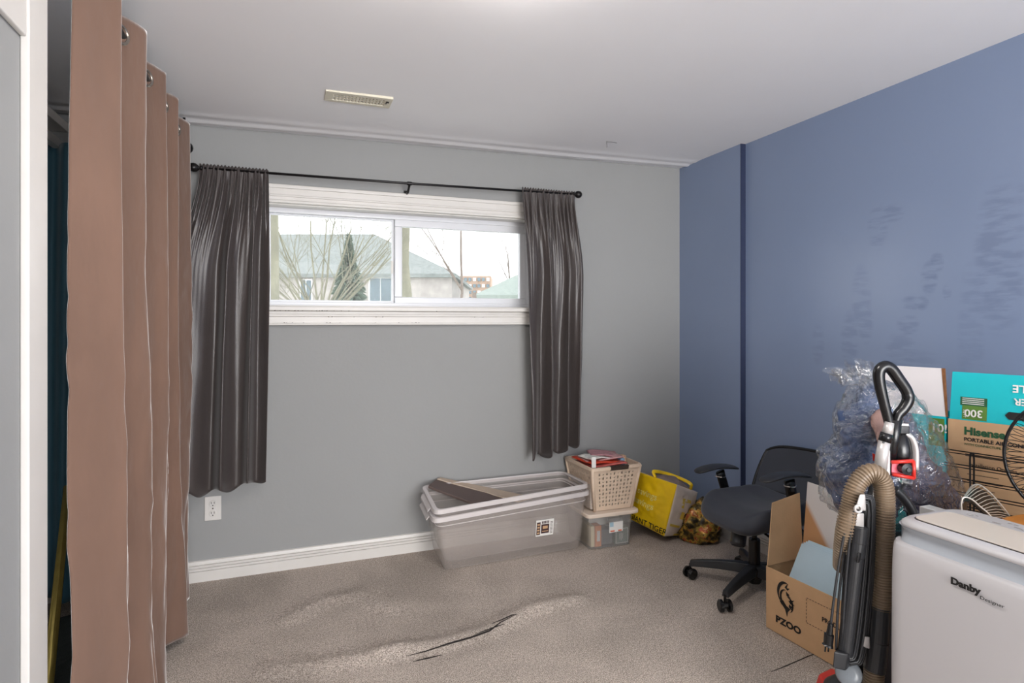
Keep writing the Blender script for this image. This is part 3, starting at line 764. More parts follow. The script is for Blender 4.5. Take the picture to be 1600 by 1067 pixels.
# ------------------------------------------------------------------ yellow shopping bag
m_yel = M('yellow_bag_plastic', (240, 200, 20), .35, bump=.35, bs=16, var=.10, vs=10, coat=.2)
m_bagw = M('white_bag_plastic', (214, 200, 186), .4, bump=.4, bs=16, var=.10, vs=12)
m_pale = M('pale_yellow_ink', (240, 226, 130), .5, var=.2, vs=60)
sb = thing('shopping_bag', gz(1035, 838), 'stuffed yellow and white shopping bag tipped against the boxes in the corner', 'bag')
FTL, FTR, FBR, FBL = at(998, 737, 3.58), at(1058, 757, 3.36), at(1038, 838, 3.42), at(983, 810, 3.60)
BTR, BBR = at(1090, 769, 3.52), at(1072, 836, 3.58)
BTL, BBL = at(1030, 744, 3.78), at(1010, 806, 3.82)
cen = (FTL+FTR+FBR+FBL+BTR+BBR+BTL+BBL)/8
def bulge(a, b_, c_, d_, amt, sd):
    nrm = (b_-a).cross(d_-a).normalized()
    if nrm.dot((a+b_+c_+d_)/4-cen) < 0: nrm = -nrm
    def fn(u, v):
        p = (a*(1-u)+b_*u)*(1-v)+(d_*(1-u)+c_*u)*v
        e_ = math.sin(PI*u)**.6*math.sin(PI*v)**.6 if 0 < u < 1 and 0 < v < 1 else 0
        q = p+nrm*(amt*e_ + e_*(.010*noise.noise(p*14+Vector((sd, 0, 0)))+.006*noise.noise(p*34)))
        q.z = max(q.z, .004); return q
    return fn
ff = bulge(FBL, FBR, FTR, FTL, .022, 1)
b = B(); b.grid(ff, 40, 40); front = b.build('front_panel', m_yel, sb, smooth=True, solid=.0015)
b = B(); b.grid(bulge(FBR, BBR, BTR, FTR, .03, 2), 30, 40); side = b.build('side_panel', m_bagw, sb, smooth=True, solid=.0015)
b = B(); b.grid(bulge(BBR, BBL, BTL, BTR, .02, 3), 20, 20).grid(bulge(BBL, FBL, FTL, BTL, .01, 4), 20, 20); b.build('back_panel', m_bagw, sb, smooth=True, solid=.0015)
b = B(); b.grid(bulge(FBL, FBR, BBR, BBL, .008, 5), 20, 20); b.build('bag_base', m_bagw, sb, smooth=True, solid=.0015)
# contents bulging at the mouth, and loop handle
b = B(); b.grid(bulge(FTL.lerp(cen, .08), FTR.lerp(cen, .08), BTR.lerp(cen, .08), BTL.lerp(cen, .08), .055, 6), 26, 26)
tag(b.build('crumpled_cloth', M('mauve_grey_cloth', (134, 118, 112), .7, bump=.6, bs=22, var=.25, vs=14), smooth=True), 'crumpled grey and mauve cloth filling the mouth of the yellow bag', 'cloth')
hp = spline([FTL.lerp(FTR, .45), FTL.lerp(FTR, .5)+Vector((0.0, .03, .03)), FTL.lerp(BTR, .55)+Vector((0, 0, .048)), FTR.lerp(BTR, .6)+Vector((0, 0, .035)), BTR.lerp(FTR, .35)], 8)
b = B(); b.tube(hp, .011, 8, flat=.35); b.build('handle', m_yel, sb, smooth=True)
def on_bag(fn, u0, v0, du, dv):
    O_ = fn(u0, v0); return O_, (fn(u0+du, v0)-O_).normalized(), (fn(u0, v0+dv)-O_).normalized()
def wrap_text(body, size, fn, u0, v0, name, mat, parent, W_, H_, lift=.003):
    """text laid on the bag surface: x -> u, y -> v"""
    cu = bpy.data.curves.new(name, 'FONT'); cu.body = body; cu.size = size; cu.extrude = 0; cu.resolution_u = 3; cu.offset = size*.015
    tmp = bpy.data.objects.new('tmp', cu); COL.objects.link(tmp)
    me = bpy.data.meshes.new_from_object(tmp.evaluated_get(bpy.context.evaluated_depsgraph_get()))
    bpy.data.objects.remove(tmp); me.materials.clear()
    bm = bmesh.new(); bm.from_mesh(me); bmesh.ops.triangulate(bm, faces=bm.faces); bmesh.ops.subdivide_edges(bm, edges=bm.edges, cuts=1)
    for v in bm.verts:
        u = u0+v.co.x/W_; vv = v0+v.co.y/H_
        u = min(max(u, .001), .999); vv = min(max(vv, .001), .999)
        p = fn(u, vv); n_ = (fn(min(u+.01, 1), vv)-p).cross(fn(u, min(vv+.01, 1))-p).normalized()
        if n_.dot(p-cen) < 0: n_ = -n_
        v.co = p+n_*lift
    bm.to_mesh(me); bm.free()
    return link(name, me, mat, parent)
Wb, Hb = (FBR-FBL).length, (FTL-FBL).length
wrap_text('GIANT TIGER', .043, ff, -.02+.03, .035, 'store_name', m_ink, front, Wb*1.02, Hb)
wrap_text('savings', .05, ff, .10, .60, 'slogan', m_pale, front, Wb, Hb)
wrap_text('savings', .05, ff, .06, .40, 'slogan', m_pale, front, Wb, Hb)
sf_ = bulge(FBR, BBR, BTR, FTR, .03, 2)
b = B()
for cidx, (u0, v0, v1) in enumerate(((.42, .10, .52), (.56, .12, .58), (.68, .08, .30))):
    v = v0
    while v < v1:
        dv = random.uniform(.012, .03)
        p1_, p2_, p3_, p4_ = sf_(u0, v), sf_(u0+.05, v), sf_(u0+.05, v+dv), sf_(u0, v+dv)
        nn = (p2_-p1_).cross(p4_-p1_).normalized(); nn = nn if nn.dot(p1_-cen) > 0 else -nn
        b.add([p+nn*.003 for p in (p1_, p2_, p3_, p4_)], [(0, 1, 2, 3)]); v += dv+.014
b.build('side_print', m_ink, side)
b = B()
for (u0, u1, v0, v1) in ((.25, .62, .74, .80), (.25, .32, .62, .74), (.30, .40, .40, .55), (.05, .35, .22, .27), (.6, .95, .55, .60), (.3, .8, .03, .08)):
    q = [sf_(u0, v0), sf_(u1, v0), sf_(u1, v1), sf_(u0, v1)]
    nn = (q[1]-q[0]).cross(q[3]-q[0]).normalized(); nn = nn if nn.dot(q[0]-cen) > 0 else -nn
    b.add([p+nn*.004 for p in q], [(0, 1, 2, 3)])
b.build('side_print', M('faded_yellow_ink', (220, 190, 80), .6, var=.1), side)

def blob(c, rx, ry, rz, amp, fr_, seed, nu=56, nv=36, flatz=None):
    b = B()
    def fn(u, v):
        a = 2*PI*u; e_ = PI*(v-.5)
        d = Vector((math.cos(a)*math.cos(e_), math.sin(a)*math.cos(e_), math.sin(e_)))
        k = 1+amp*noise.noise(d*fr_+Vector((seed, seed, 0)))+amp*.4*noise.noise(d*fr_*2.7+Vector((0, seed, 3)))
        p = Vector((c[0]+d.x*rx*k, c[1]+d.y*ry*k, c[2]+d.z*rz*k))
        if flatz is not None: p.z = max(p.z, flatz)
        return p
    b.grid(fn, nu, nv, closeu=True); return b
m_gold = bpy.data.materials.new('gold_printed_foil'); m_gold.use_nodes = True
nt = m_gold.node_tree; bb = nt.nodes['Principled BSDF']; bb.inputs['Roughness'].default_value = .3; bb.inputs['Metallic'].default_value = .35
gg = nt.nodes.new('ShaderNodeNewGeometry'); nn_ = nt.nodes.new('ShaderNodeTexNoise'); nn_.inputs['Scale'].default_value = 26; nn_.inputs['Detail'].default_value = 4
cr = nt.nodes.new('ShaderNodeValToRGB'); nt.links.new(gg.outputs['Position'], nn_.inputs['Vector']); nt.links.new(nn_.outputs['Fac'], cr.inputs[0]); nt.links.new(cr.outputs[0], bb.inputs['Base Color'])
for i, (p_, c_) in enumerate(((.36, (40, 34, 22)), (.46, (92, 74, 34)), (.55, (196, 160, 70)), (.62, (170, 50, 34)), (.70, (232, 208, 140)))):
    el = cr.color_ramp.elements[i] if i < 2 else cr.color_ramp.elements.new(p_)
    el.position = p_; el.color = lin(c_)
b = blob((2.235, 2.90, .095), .125, .12, .12, .35, 2.2, 4, flatz=.004)
tag(b.build('foil_bag', m_gold, smooth=True), 'crumpled gold and dark patterned bag on the floor behind the chair', 'bag')

# ------------------------------------------------------------------ office chair
m_mesh = M('dark_blue_grey_mesh', (52, 56, 66), .6, bump=.25, bs=500, var=.06, vs=10, sheen=.25)
HX, HY = 2.055, 2.265
ch = thing('office_chair', (HX, HY, 0), 'black swivel office chair with arms beside the blue wall', 'chair')
b = B(); b.lathe((HX, HY, .075), [(.030, -.03), (.036, -.01), (.048, .0), (.045, .035), (.030, .05)], 24); b.build('hub', m_black, ch, smooth=False)
b = B(); b.lathe((HX, HY, .12), [(.026, -.08), (.026, .12), (.024, .125)], 24).lathe((HX, HY, .24), [(.012, 0), (.012, .06)], 16); b.build('gas_lift', m_black, ch)
for k in range(5):
    an = math.radians(132+72*k); d_ = Vector((math.cos(an), math.sin(an), 0)); L_ = .295
    b = B(); pts = [Vector((HX, HY, .105))+d_*(L_*q)+Vector((0, 0, -.028*q*q)) for q in (.06, .3, .55, .8, 1.0)]
    side_ = Vector((-d_.y, d_.x, 0)); vs = []
    for q, p in zip((0, .25, .5, .75, 1), pts):
        wd = .026-.010*q; hh = .024-.010*q
        vs += [p-side_*wd-Vector((0, 0, hh)), p+side_*wd-Vector((0, 0, hh)), p+side_*wd*.7+Vector((0, 0, hh)), p-side_*wd*.7+Vector((0, 0, hh))]
    fs = [(i*4+j, i*4+(j+1) % 4, (i+1)*4+(j+1) % 4, (i+1)*4+j) for i in range(4) for j in range(4)]+[(3, 2, 1, 0), (16, 17, 18, 19)]
    b.add(vs, fs); lg = b.build('leg', m_dark, ch, bevel=.004)
    e_ = Vector((HX, HY, 0))+d_*L_; cd_ = Vector((math.cos(an+.9), math.sin(an+.9), 0))
    b = B(); ax = Vector((-cd_.y, cd_.x, 0))
    for sg in (-1, 1):
        b.lathe(e_+ax*(.011*sg)+Vector((0, 0, .0275)), [(.018, 0), (.0265, .002), (.0265, .013), (.020, .017)], 22, ax*sg)
    b.tube([e_+Vector((0, 0, .03)), e_+Vector((0, 0, .075))], .006, 8)
    b.lathe(e_+Vector((0, 0, .0275))-ax*.012, [(.014, 0), (.014, .024)], 14, ax)
    b.build('castor', m_black, lg)
# seat: facing -X
sx_, sy_ = 24, 24
b = B()
def sup(u, v):
    # closed pad: superellipse plan, v 0..1 from bottom centre to top centre
    a = 2*PI*u
    kx = math.copysign(abs(math.cos(a))**.5, math.cos(a)); ky = math.copysign(abs(math.sin(a))**.5, math.sin(a))
    if v < .3: r = v/.3*.93; s_ = 0
    elif v > .55: r = (1-v)/.45*.93; s_ = 1
    else: t_ = (v-.3)/.25; r = .93+.07*math.sin(PI*t_); s_ = t_
    x = 2.07+.205*kx*r; y = 2.285+.200*ky*r
    fx = max(0, (1.99-x)/.13)
    top_ = .408-.052*fx*fx+.030*((y-2.285)/.2)**2*(1-.5*fx) + .02*max(0, (x-2.15)/.12)
    bot_ = .338-.030*fx
    return (x, y, bot_+(top_-bot_)*s_)
b.grid(sup, 72, 30, closeu=True); b.build('seat', m_mesh, ch, smooth=True)
b = B(); b.box(1.96, 2.18, 2.17, 2.38, .298, .338); b.build('tilt_mechanism', m_black, ch, bevel=.012)
b = B(); b.lathe((1.955, 2.25, .300), [(.030, 0), (.034, .012), (.034, .062), (.028, .070)], 20, (-.35, -.25, -.75)); b.build('tension_knob', m_dark, ch, smooth=False)
b = B(); b.tube(spline([(2.02, 2.20, .315), (2.00, 2.10, .305), (1.99, 2.07, .285)], 6), .005, 8); b.build('lever', m_black, ch, smooth=True)
# arms
def arm(y, x0, x1, z, lean):
    b = B()
    xm = (x0+x1)/2+.02; b.tube(spline([(xm+.05, y-lean*-.05, .325), (xm+.045, y, .345), (xm+.035, y, .40), (xm, y, z-.015)], 6), .026, 12, flat=.6, flatdir=(0, 1, 0))
    p_ = b.build('arm_post', m_black, ch, smooth=True)
    def pad(u, v):
        a = 2*PI*v; xx = x0+(x1-x0)*u
        e_ = (1-abs(2*u-1)**6)**.5 if 0 < u < 1 else 0.02
        return (xx, y+.040*e_*math.cos(a), z+.012*(1-(2*u-1)**2)+.011*e_*math.sin(a)*(1.0) - .008*abs(2*u-1)**2)
    b = B(); b.grid(lambda u, v: pad(v, u), 20, 26, closeu=True); b.build('arm_pad', m_mesh if False else m_dark, ch, smooth=True)
    b = B(); b.lathe((xm+.004, y, z-.040), [(.0265, 0), (.0265, .004)], 20); b.build('arm_ring', m_chrome, p_)
arm(2.500, 1.90, 2.16, .520, 1); arm(2.055, 1.90, 2.17, .585, -1)
# reclined back
def back(u, v):
    y = 2.07+.44*u; k = v
    bow = .05*(1-(2*u-1)**2)
    x = 2.235+.125*k + bow*.8 ; z = .415+.20*k+.03*(1-u)*k - .03*abs(2*u-1)**5*k
    yy = 2.285+(y-2.285)*(1-.16*(1-k)**2)
    x = min(x, 2.42)
    return (x, yy, z)
b = B(); b.grid(back, 26, 16); b.build('backrest', m_mesh, ch, smooth=True, solid=.008)
rim = [back(i/20, 0) for i in range(21)]+[back(1, j/10) for j in range(1, 11)]+[back(1-i/20, 1) for i in range(1, 21)]+[back(0, 1-j/10) for j in range(1, 10)]
b = B(); b.tube(rim, .009, 8, closed=True); b.build('back_frame', m_black, ch, smooth=True)
b = B(); b.tube(spline([(2.14, 2.285, .320), (2.26, 2.285, .335), (2.315, 2.285, .40), (2.36, 2.285, .52)], 6), .018, 10, flat=.5); b.build('back_support', m_black, ch, smooth=True)

# ------------------------------------------------------------------ open cardboard box with papers
pz = thing('cardboard_box', (1.96, 1.80, 0), 'open brown cardboard box with black dragon logo and raised flaps', 'box')
A0, A1 = V3(1.858, 1.977), V3(1.883, 1.63); D0, D1 = V3(2.065, 1.992), V3(2.085, 1.645)
HB = .254
def wallq(p, q, z0_, z1_, th=.004, top0=None, top1=None, name='side_panel', mat=None, par=None, lean=None):
    a_, c_ = p+Vector((0, 0, z0_)), q+Vector((0, 0, z0_))
    d_ = (top1 if top1 is not None else q+Vector((0, 0, z1_))); e_ = (top0 if top0 is not None else p+Vector((0, 0, z1_)))
    nrm = (c_-a_).cross(e_-a_).normalized()*th
    b = B(); b.hexa([a_, c_, c_+nrm, a_+nrm, e_, d_, d_+nrm, e_+nrm]); return b.build(name, mat or m_card, par or pz, bevel=.001)
fp = wallq(A0, A1, .003, HB, name='front_panel'); wallq(D0, A0, .003, HB); wallq(D1, D0, .003, HB); wallq(A1, D1, .003, HB)
b = B(); b.hexa([p+Vector((0, 0, .002)) for p in (A0, A1, D1, D0)]+[p+Vector((0, 0, .006)) for p in (A0, A1, D1, D0)]); b.build('box_base', m_card, pz)
wallq(A0, D0, HB, 0, top0=V3(1.915, 2.010, .500), top1=V3(2.085, 2.03, .520), name='flap')
m_flap = bpy.data.materials.new('white_brown_cardboard'); m_flap.use_nodes = True
nt = m_flap.node_tree; bb = nt.nodes['Principled BSDF']; bb.inputs['Roughness'].default_value = .7
gg = nt.nodes.new('ShaderNodeNewGeometry'); sp_ = nt.nodes.new('ShaderNodeSeparateXYZ'); nt.links.new(gg.outputs['Position'], sp_.inputs[0])
nz = nt.nodes.new('ShaderNodeTexNoise'); nz.inputs['Scale'].default_value = 8
nt.links.new(gg.outputs['Position'], nz.inputs[0])
# brown on one side of a diagonal line, white on the other
m1 = nt.nodes.new('ShaderNodeMath'); m1.operation = 'MULTIPLY_ADD'; nt.links.new(sp_.outputs[1], m1.inputs[0]); m1.inputs[1].default_value = -1.15; m1.inputs[2].default_value = 2.735
m2 = nt.nodes.new('ShaderNodeMath'); m2.operation = 'ADD'; nt.links.new(m1.outputs[0], m2.inputs[0]); nt.links.new(sp_.outputs[2], m2.inputs[1])
m3 = nt.nodes.new('ShaderNodeMapRange'); nt.links.new(m2.outputs[0], m3.inputs[0]); m3.inputs['From Min'].default_value = .90; m3.inputs['From Max'].default_value = .93
mx = nt.nodes.new('ShaderNodeMix'); mx.data_type = 'RGBA'; mx.inputs['A'].default_value = lin((200, 152, 108)); mx.inputs['B'].default_value = lin((226, 222, 220)); nt.links.new(m3.outputs[0], mx.inputs['Factor'])
nt.links.new(mx.outputs['Result'], bb.inputs['Base Color'])
wallq(D0, D1, HB, 0, top0=V3(2.115, 2.01, .570), top1=V3(2.130, 1.655, .555), name='flap', mat=m_flap)
# blue-white papers sticking out
m_pap = M('pale_blue_paper', (190, 214, 228), .5, var=.05, vs=6)
q = [V3(1.885, 1.945, .10), V3(1.90, 1.69, .10), V3(2.03, 1.685, .335), V3(2.005, 1.94, .340)]
for k, lab in enumerate(('frontmost pale blue folder leaning in the cardboard box', 'second pale blue folder in the cardboard box', 'third pale blue folder in the cardboard box', 'rearmost pale blue folder in the cardboard box')):
    off = Vector((.010*k+.004, -.002*k, .004*k)); b = B(); pp = [p+off for p in q]
    nrm = (pp[1]-pp[0]).cross(pp[3]-pp[0]).normalized()*.003
    b.hexa([pp[0], pp[1], pp[1]+nrm, pp[0]+nrm, pp[3], pp[2], pp[2]+nrm, pp[3]+nrm])
    tag(b.build('folder', m_pap, bevel=.0008), lab, 'folder')
# printing on the front face; x runs from A0 (far) to A1 (near)
FX = (A1-A0).normalized(); FZ = Vector((0, 0, 1)); FN = FX.cross(FZ).normalized()
if FN.x > 0: FN = -FN
FO = A0+FN*.0055
text('PZOO', .036, FO+FX*.050+FZ*.050, FX, FZ, 'box_lettering', m_ink, fp, bold=.0014, sx=1.2)
def onf(x, z): return FO+FX*x+FZ*z
def poly_on(b, pts): b.prism(pts, FO, FX, FZ, .0006) if (FX.cross(FZ)).dot(FN) > 0 else b.prism(list(reversed(pts)), FO+FN*.0006, FX, FZ, .0006)
def crescent(cx_, cz_, R0, R1, a0, a1, shift, n=18):
    out = []; inn = []
    for i in range(n+1):
        a = math.radians(a0+(a1-a0)*i/n); wd = math.sin(PI*i/n)
        out.append((cx_+R0*math.cos(a)*.8, cz_+R0*math.sin(a))); inn.append((cx_+(R0-R1*wd)*math.cos(a)*.8, cz_+(R0-R1*wd)*math.sin(a)))
    return out+list(reversed(inn))
b = B()
for pts in (crescent(.094, .180, .046, .015, 60, 235, 0), crescent(.094, .165, .030, .011, 75, 290, 0), crescent(.112, .142, .030, .010, -70, 110, 0),
            [(.070, .140), (.096, .118), (.106, .092), (.110, .112), (.122, .128), (.102, .134), (.086, .150)],
            [(.094, .205), (.108, .222), (.104, .204), (.118, .208), (.108, .196)],
            [(.100, .190), (.118, .182), (.112, .178), (.124, .172), (.104, .174)],
            [(.112, .158), (.140, .170), (.128, .156), (.142, .150), (.122, .148)], [(.060, .170), (.066, .150), (.080, .128), (.072, .150)],
            [(.116, .146), (.136, .138), (.126, .134), (.132, .124), (.114, .134)]):
    poly_on(b, pts)
b.build('dragon_logo', m_ink, fp)
b = B()
def dash(x0, z0_, x1, z1_):
    L_ = math.hypot(x1-x0, z1_-z0_); n_ = int(L_/.012)
    for i in range(n_):
        a_ = (i+.15)/n_; c_ = (i+.7)/n_
        xa, za, xb_, zb_ = x0+(x1-x0)*a_, z0_+(z1_-z0_)*a_, x0+(x1-x0)*c_, z0_+(z1_-z0_)*c_
        b.tube([onf(xa, za), onf(xb_, zb_)], .0009, 5)
dash(.195, .205, .365, .205); dash(.195, .110, .365, .110); dash(.195, .110, .195, .205)
b.build('dashed_outline', m_ink, fp)
text('PRODUCT', .024, FO+FX*.262+FZ*.146, FX, FZ, 'box_lettering', m_ink, fp, bold=.0004)

# ------------------------------------------------------------------ black crate under the big bag
m_crate = M('black_crate_plastic', (30, 31, 36), .5, var=.1, vs=20)
cr_ = thing('black_crate', (1.94, 1.34, 0), 'black plastic crate holding up the clear bag behind the vacuum', 'crate')
b = B(); b.box(1.80, 1.806, 1.19, 1.46, .003, .565).box(2.074, 2.08, 1.19, 1.46, .003, .565).box(1.806, 2.074, 1.19, 1.196, .003, .565).box(1.806, 2.074, 1.454, 1.46, .003, .565).box(1.80, 2.08, 1.19, 1.46, .003, .010).box(1.80, 2.08, 1.19, 1.46, .557, .566); b.build('crate_body', m_crate, cr_)
b = B(); b.box(1.79, 2.09, 1.18, 1.47, .566, .582); b.build('lid', m_crate, cr_, bevel=.004)

# ------------------------------------------------------------------ clear bag with navy comforter
def pillow(name, outline, tc, D, mat, amp, fr_, seed, parent=None, scale=1.0, nr=26, shift=0.0, solid=0.0):
    """outline in picture order, at true distance tc, swelling D metres to front and back"""
    n = 150
    pts = [at(a_, c_, tc) for a_, c_ in outline]
    cc = sum(pts, Vector())/len(pts); loop = spline(pts+[pts[0]], 12)[:-1]
    m_ = len(loop); loop = [loop[int(i*m_/n)] for i in range(n)]
    view = Vector((cc.x, cc.y, 0)).normalized()
    b = B()
    def fn(u, v):
        p = loop[int(round(u*n)) % n]
        ph = PI*v; r = math.sin(ph); dd = -math.cos(ph)
        r = r**.75 if r > 0 else 0
        q_ = cc+(p-cc)*r*scale + view*(dd*D)
        k = noise.noise(q_*fr_+Vector((seed, 0, 0)))+.5*noise.noise(q_*fr_*2.3+Vector((0, seed, 0)))
        k2 = abs(noise.noise(Vector((q_.x*fr_*1.6, q_.y*fr_*1.6, q_.z*fr_*2.6+seed))))
        nd = (q_-cc).normalized()
        q_ = q_+nd*(amp*(k-1.3*(0.25-min(.25, k2))*2))*max(.15, math.sin(ph))
        q_.z = max(q_.z, .588); return q_
    b.grid(lambda u, v: fn(u, v), n, nr*3, closeu=True)
    return b.build(name, mat, parent, smooth=True, solid=solid)
m_navy = M('navy_quilted_fabric', (50, 70, 106), .6, bump=1.0, bs=15, var=.14, vs=12, sheen=.2)
m_navyd = M('dark_indigo_fabric', (62, 60, 84), .7, bump=.4, bs=24, var=.15, vs=10)
m_wrap = clear('clear_polythene', (226, 232, 240), 0.02, 0.08, 0.05, bump=1.0, bs=15, edge=0.6)
T0 = 1.985
bg_ = [(1322,612),(1350,592),(1385,592),(1425,610),(1452,645),(1478,690),(1500,740),(1512,780),(1500,812),(1455,826),(1405,838),(1345,826),(1300,790),(1276,745),(1280,706),(1298,680),(1300,640)]
comf = pillow('comforter', [(1330,625),(1352,603),(1376,601),(1392,640),(1400,690),(1405,740),(1400,800),(1360,812),(1310,786),(1284,745),(1286,708),(1304,684),(1308,645)], T0+.01, .115, m_navy, .034, 13, 2.0)
tag(comf, 'blue quilted comforter stuffed in the left half of the clear bag', 'comforter')
comf2 = pillow('blanket', [(1408,636),(1422,640),(1436,670),(1452,710),(1482,750),(1500,782),(1488,804),(1450,818),(1420,820),(1410,780),(1408,740),(1406,690)], T0+.01, .105, m_navyd, .030, 14, 5.0)
tag(comf2, 'dark indigo blanket stuffed in the right half of the clear bag', 'blanket')
brn = pillow('brown_cloth', [(1368,640),(1380,636),(1388,660),(1388,690),(1376,700),(1366,680),(1360,655)], T0-.105, .025, M('rosy_brown_cloth', (150, 120, 112), .6, bump=.3, bs=20, var=.2), .006, 14, 3.0)
tag(brn, 'rosy brown cloth bit showing at the middle of the clear bag', 'cloth')
wrap = pillow('plastic_bag', bg_, T0, .145, m_wrap, .022, 13, 9.0)
tag(wrap, 'large clear plastic bag of bedding tied at the top behind the vacuum', 'bag')
# gathered, tied neck of the bag
b = B()
nk = [at(1345, 600, T0), at(1338, 588, T0), at(1330, 580, T0)]
def neck(u, v):
    a = 2*PI*u; c_ = nk[0].lerp(nk[2], v)
    r = (.045*(1-v)**1.5+.010+.035*v*v)*(1+.45*math.sin(a*5+v*3)*v+.3*math.sin(a*9)*v)
    return c_+Vector((CS, -SN, 0))*math.cos(a)*r*1.3+Vector((SN, CS, 0))*math.sin(a)*r+Vector((0, 0, .012*math.sin(a*7)*v))
b.grid(neck, 70, 14, closeu=True)
for k in range(3):
    o_ = at((1318, 1352, 1338)[k], (590, 580, 576)[k], T0)
    def frill(u, v, o_=o_, k=k): return o_+Vector((CS, -SN, 0))*((u-.5)*.075)+Vector((0, 0, (v-.5)*.045+.010*math.sin(u*9+k)))+Vector((SN, CS, 0))*(.022*math.sin(u*14+k*2+v*2))
    b.grid(frill, 30, 8)
b.build('tied_neck', m_wrap, wrap, smooth=True)

# ------------------------------------------------------------------ cartons by the wall
m_tealc = M('teal_print_cardboard', (0, 178, 188), .55, bump=.03, var=.02, vs=8)
m_green = M('olive_green_print', (84, 124, 44), .6, var=.03)
m_dgreen = M('dark_green_print', (30, 84, 52), .6, var=.03)
m_edge = M('raw_board_edge', (120, 78, 46), .9, var=.2, vs=80)
m_wcard = M('white_board', (214, 210, 212), .75, bump=.03, var=.03, vs=8)
cA = V3(2.110, 1.415); cdir = Vector((.275, -.961, 0)).normalized(); cn = Vector((-cdir.y*-1, 0, 0))
cperp = Vector((.961, .275, 0)).normalized()
HT = .935
def carton_box(name, root, o_, wd, dp_, ht, mat):
    b = B(); p = [o_, o_+cdir*wd, o_+cdir*wd+cperp*dp_, o_+cperp*dp_]
    for i in range(4):
        a_, c_ = p[i], p[(i+1) % 4]; inw = (sum(p, Vector())/4)
        ai = a_+(inw-a_)*.03; ci = c_+(inw-c_)*.03
        b.hexa([a_, c_, ci, ai]+[v+Vector((0, 0, ht)) for v in (a_, c_, ci, ai)])
    b.hexa(p+[v+Vector((0, 0, .006)) for v in p])
    return b.build(name, mat, root, bevel=.001)
hc = thing('appliance_carton', (cA+cdir*.2+cperp*.08), 'tall brown air conditioner carton with raised teal flap against the blue wall', 'carton')
bodyc = carton_box('carton_body', hc, cA, .42, .17, HT, m_tan)
U = Vector((0, 0, 1)); Nf = -cperp
fo = cA+U*HT+Nf*.0
fdir = (U+cperp*.10).normalized()
def flap(name, o_, w0, w1, h_, mat, root, sk=0.0):
    b = B(); a_, c_ = o_+cdir*w0, o_+cdir*w1
    d_, e_ = o_+cdir*(w1+sk)+fdir*h_, o_+cdir*(w0+sk*-1)+fdir*h_
    b.hexa([a_, c_, c_+cperp*.004, a_+cperp*.004, e_, d_, d_+cperp*.004, e_+cperp*.004]); return b.build(name, mat, root, bevel=.0008)
fl1 = flap('flap', fo, .004, .42, .160, m_tealc, hc, sk=-.004)
# printing on the flap (upside down) and the face
def fpt(x, h, lift=.0012): return fo+cdir*x+fdir*h+Nf*lift
def panel(x0, x1, h0, h1, mat, parent, name, lift=.0008, base=None):
    b = B(); P_ = fpt if base is None else base
    q_ = [P_(x0, h0, lift), P_(x1, h0, lift), P_(x1, h1, lift), P_(x0, h1, lift)]
    b.hexa([p-Nf*.0006 for p in q_]+q_); return b.build(name, mat, parent)
g1 = panel(.040, .108, .004, .050, m_green, fl1, 'label_panel'); panel(.034, .108, .050, .078, m_dgreen, fl1, 'label_panel')
text('300', .034, fpt(.098, .037, .003), -cdir, -fdir, 'lettering', m_whitep, g1, bold=.0006)
text('SQ FT', .010, fpt(.0445, .036, .003), -fdir, cdir, 'lettering', m_whitep, g1)
text('PORTABLE', .033, fpt(.330, .128, .003), -cdir, -fdir, 'lettering', m_whitep, fl1, bold=.0006)
text('CONDITIONER', .030, fpt(.384, .086, .003), -cdir, -fdir, 'lettering', m_whitep, fl1, bold=.0006)
b = B()
for k in range(4):
    b.hexa([p for h in (.055+.006*k,) for p in (fpt(.04, h, .0015), fpt(.10, h, .0015), fpt(.10, h+.0022, .0015), fpt(.04, h+.0022, .0015))]+[p+Nf*.0008 for h in (.055+.006*k,) for p in (fpt(.04, h, .0015), fpt(.10, h, .0015), fpt(.10, h+.0022, .0015), fpt(.04, h+.0022, .0015))])
b.build('small_print', m_whitep, fl1)
b = B(); hx = [(.155, .030), (.165, .042), (.220, .042), (.220, .018), (.165, .018)]
b.add([fpt(x, h, .001) for x, h in hx]+[fpt(x, h, .002) for x, h in hx], [(0, 1, 2, 3, 4), (9, 8, 7, 6, 5)]+[(i, (i+1) % 5, 5+(i+1) % 5, 5+i) for i in range(5)]); b.build('badge', m_ink, fl1)
def bpt(x, h, lift=.0012): return cA+cdir*x+U*(HT-h)+Nf*lift
text('Hisense', .035, bpt(.046, .046), cdir, U, 'lettering', m_dgreen, bodyc, bold=.0014)
text('PORTABLE AIR CONDITIONER', .0170, bpt(.046, .068), cdir, U, 'lettering', m_ink, bodyc, bold=.0004)
text('WITH CONNECTLIFE APP', .0105, bpt(.046, .082), cdir, U, 'lettering', m_dgreen, bodyc)
text('Installation Options', .016, bpt(.060, .150), cdir, U, 'lettering', m_ink, bodyc)
b = B()
for x0, x1, h in ((.05, .16, .112), (.05, .17, .118), (.055, .14, .178), (.055, .15, .20), (.06, .13, .225)):
    q_ = [bpt(x0, h, .001), bpt(x1, h, .001), bpt(x1, h-.0018, .001), bpt(x0, h-.0018, .001)]; b.hexa([p-Nf*.0004 for p in q_]+q_)
b.build('small_print', m_ink, bodyc)
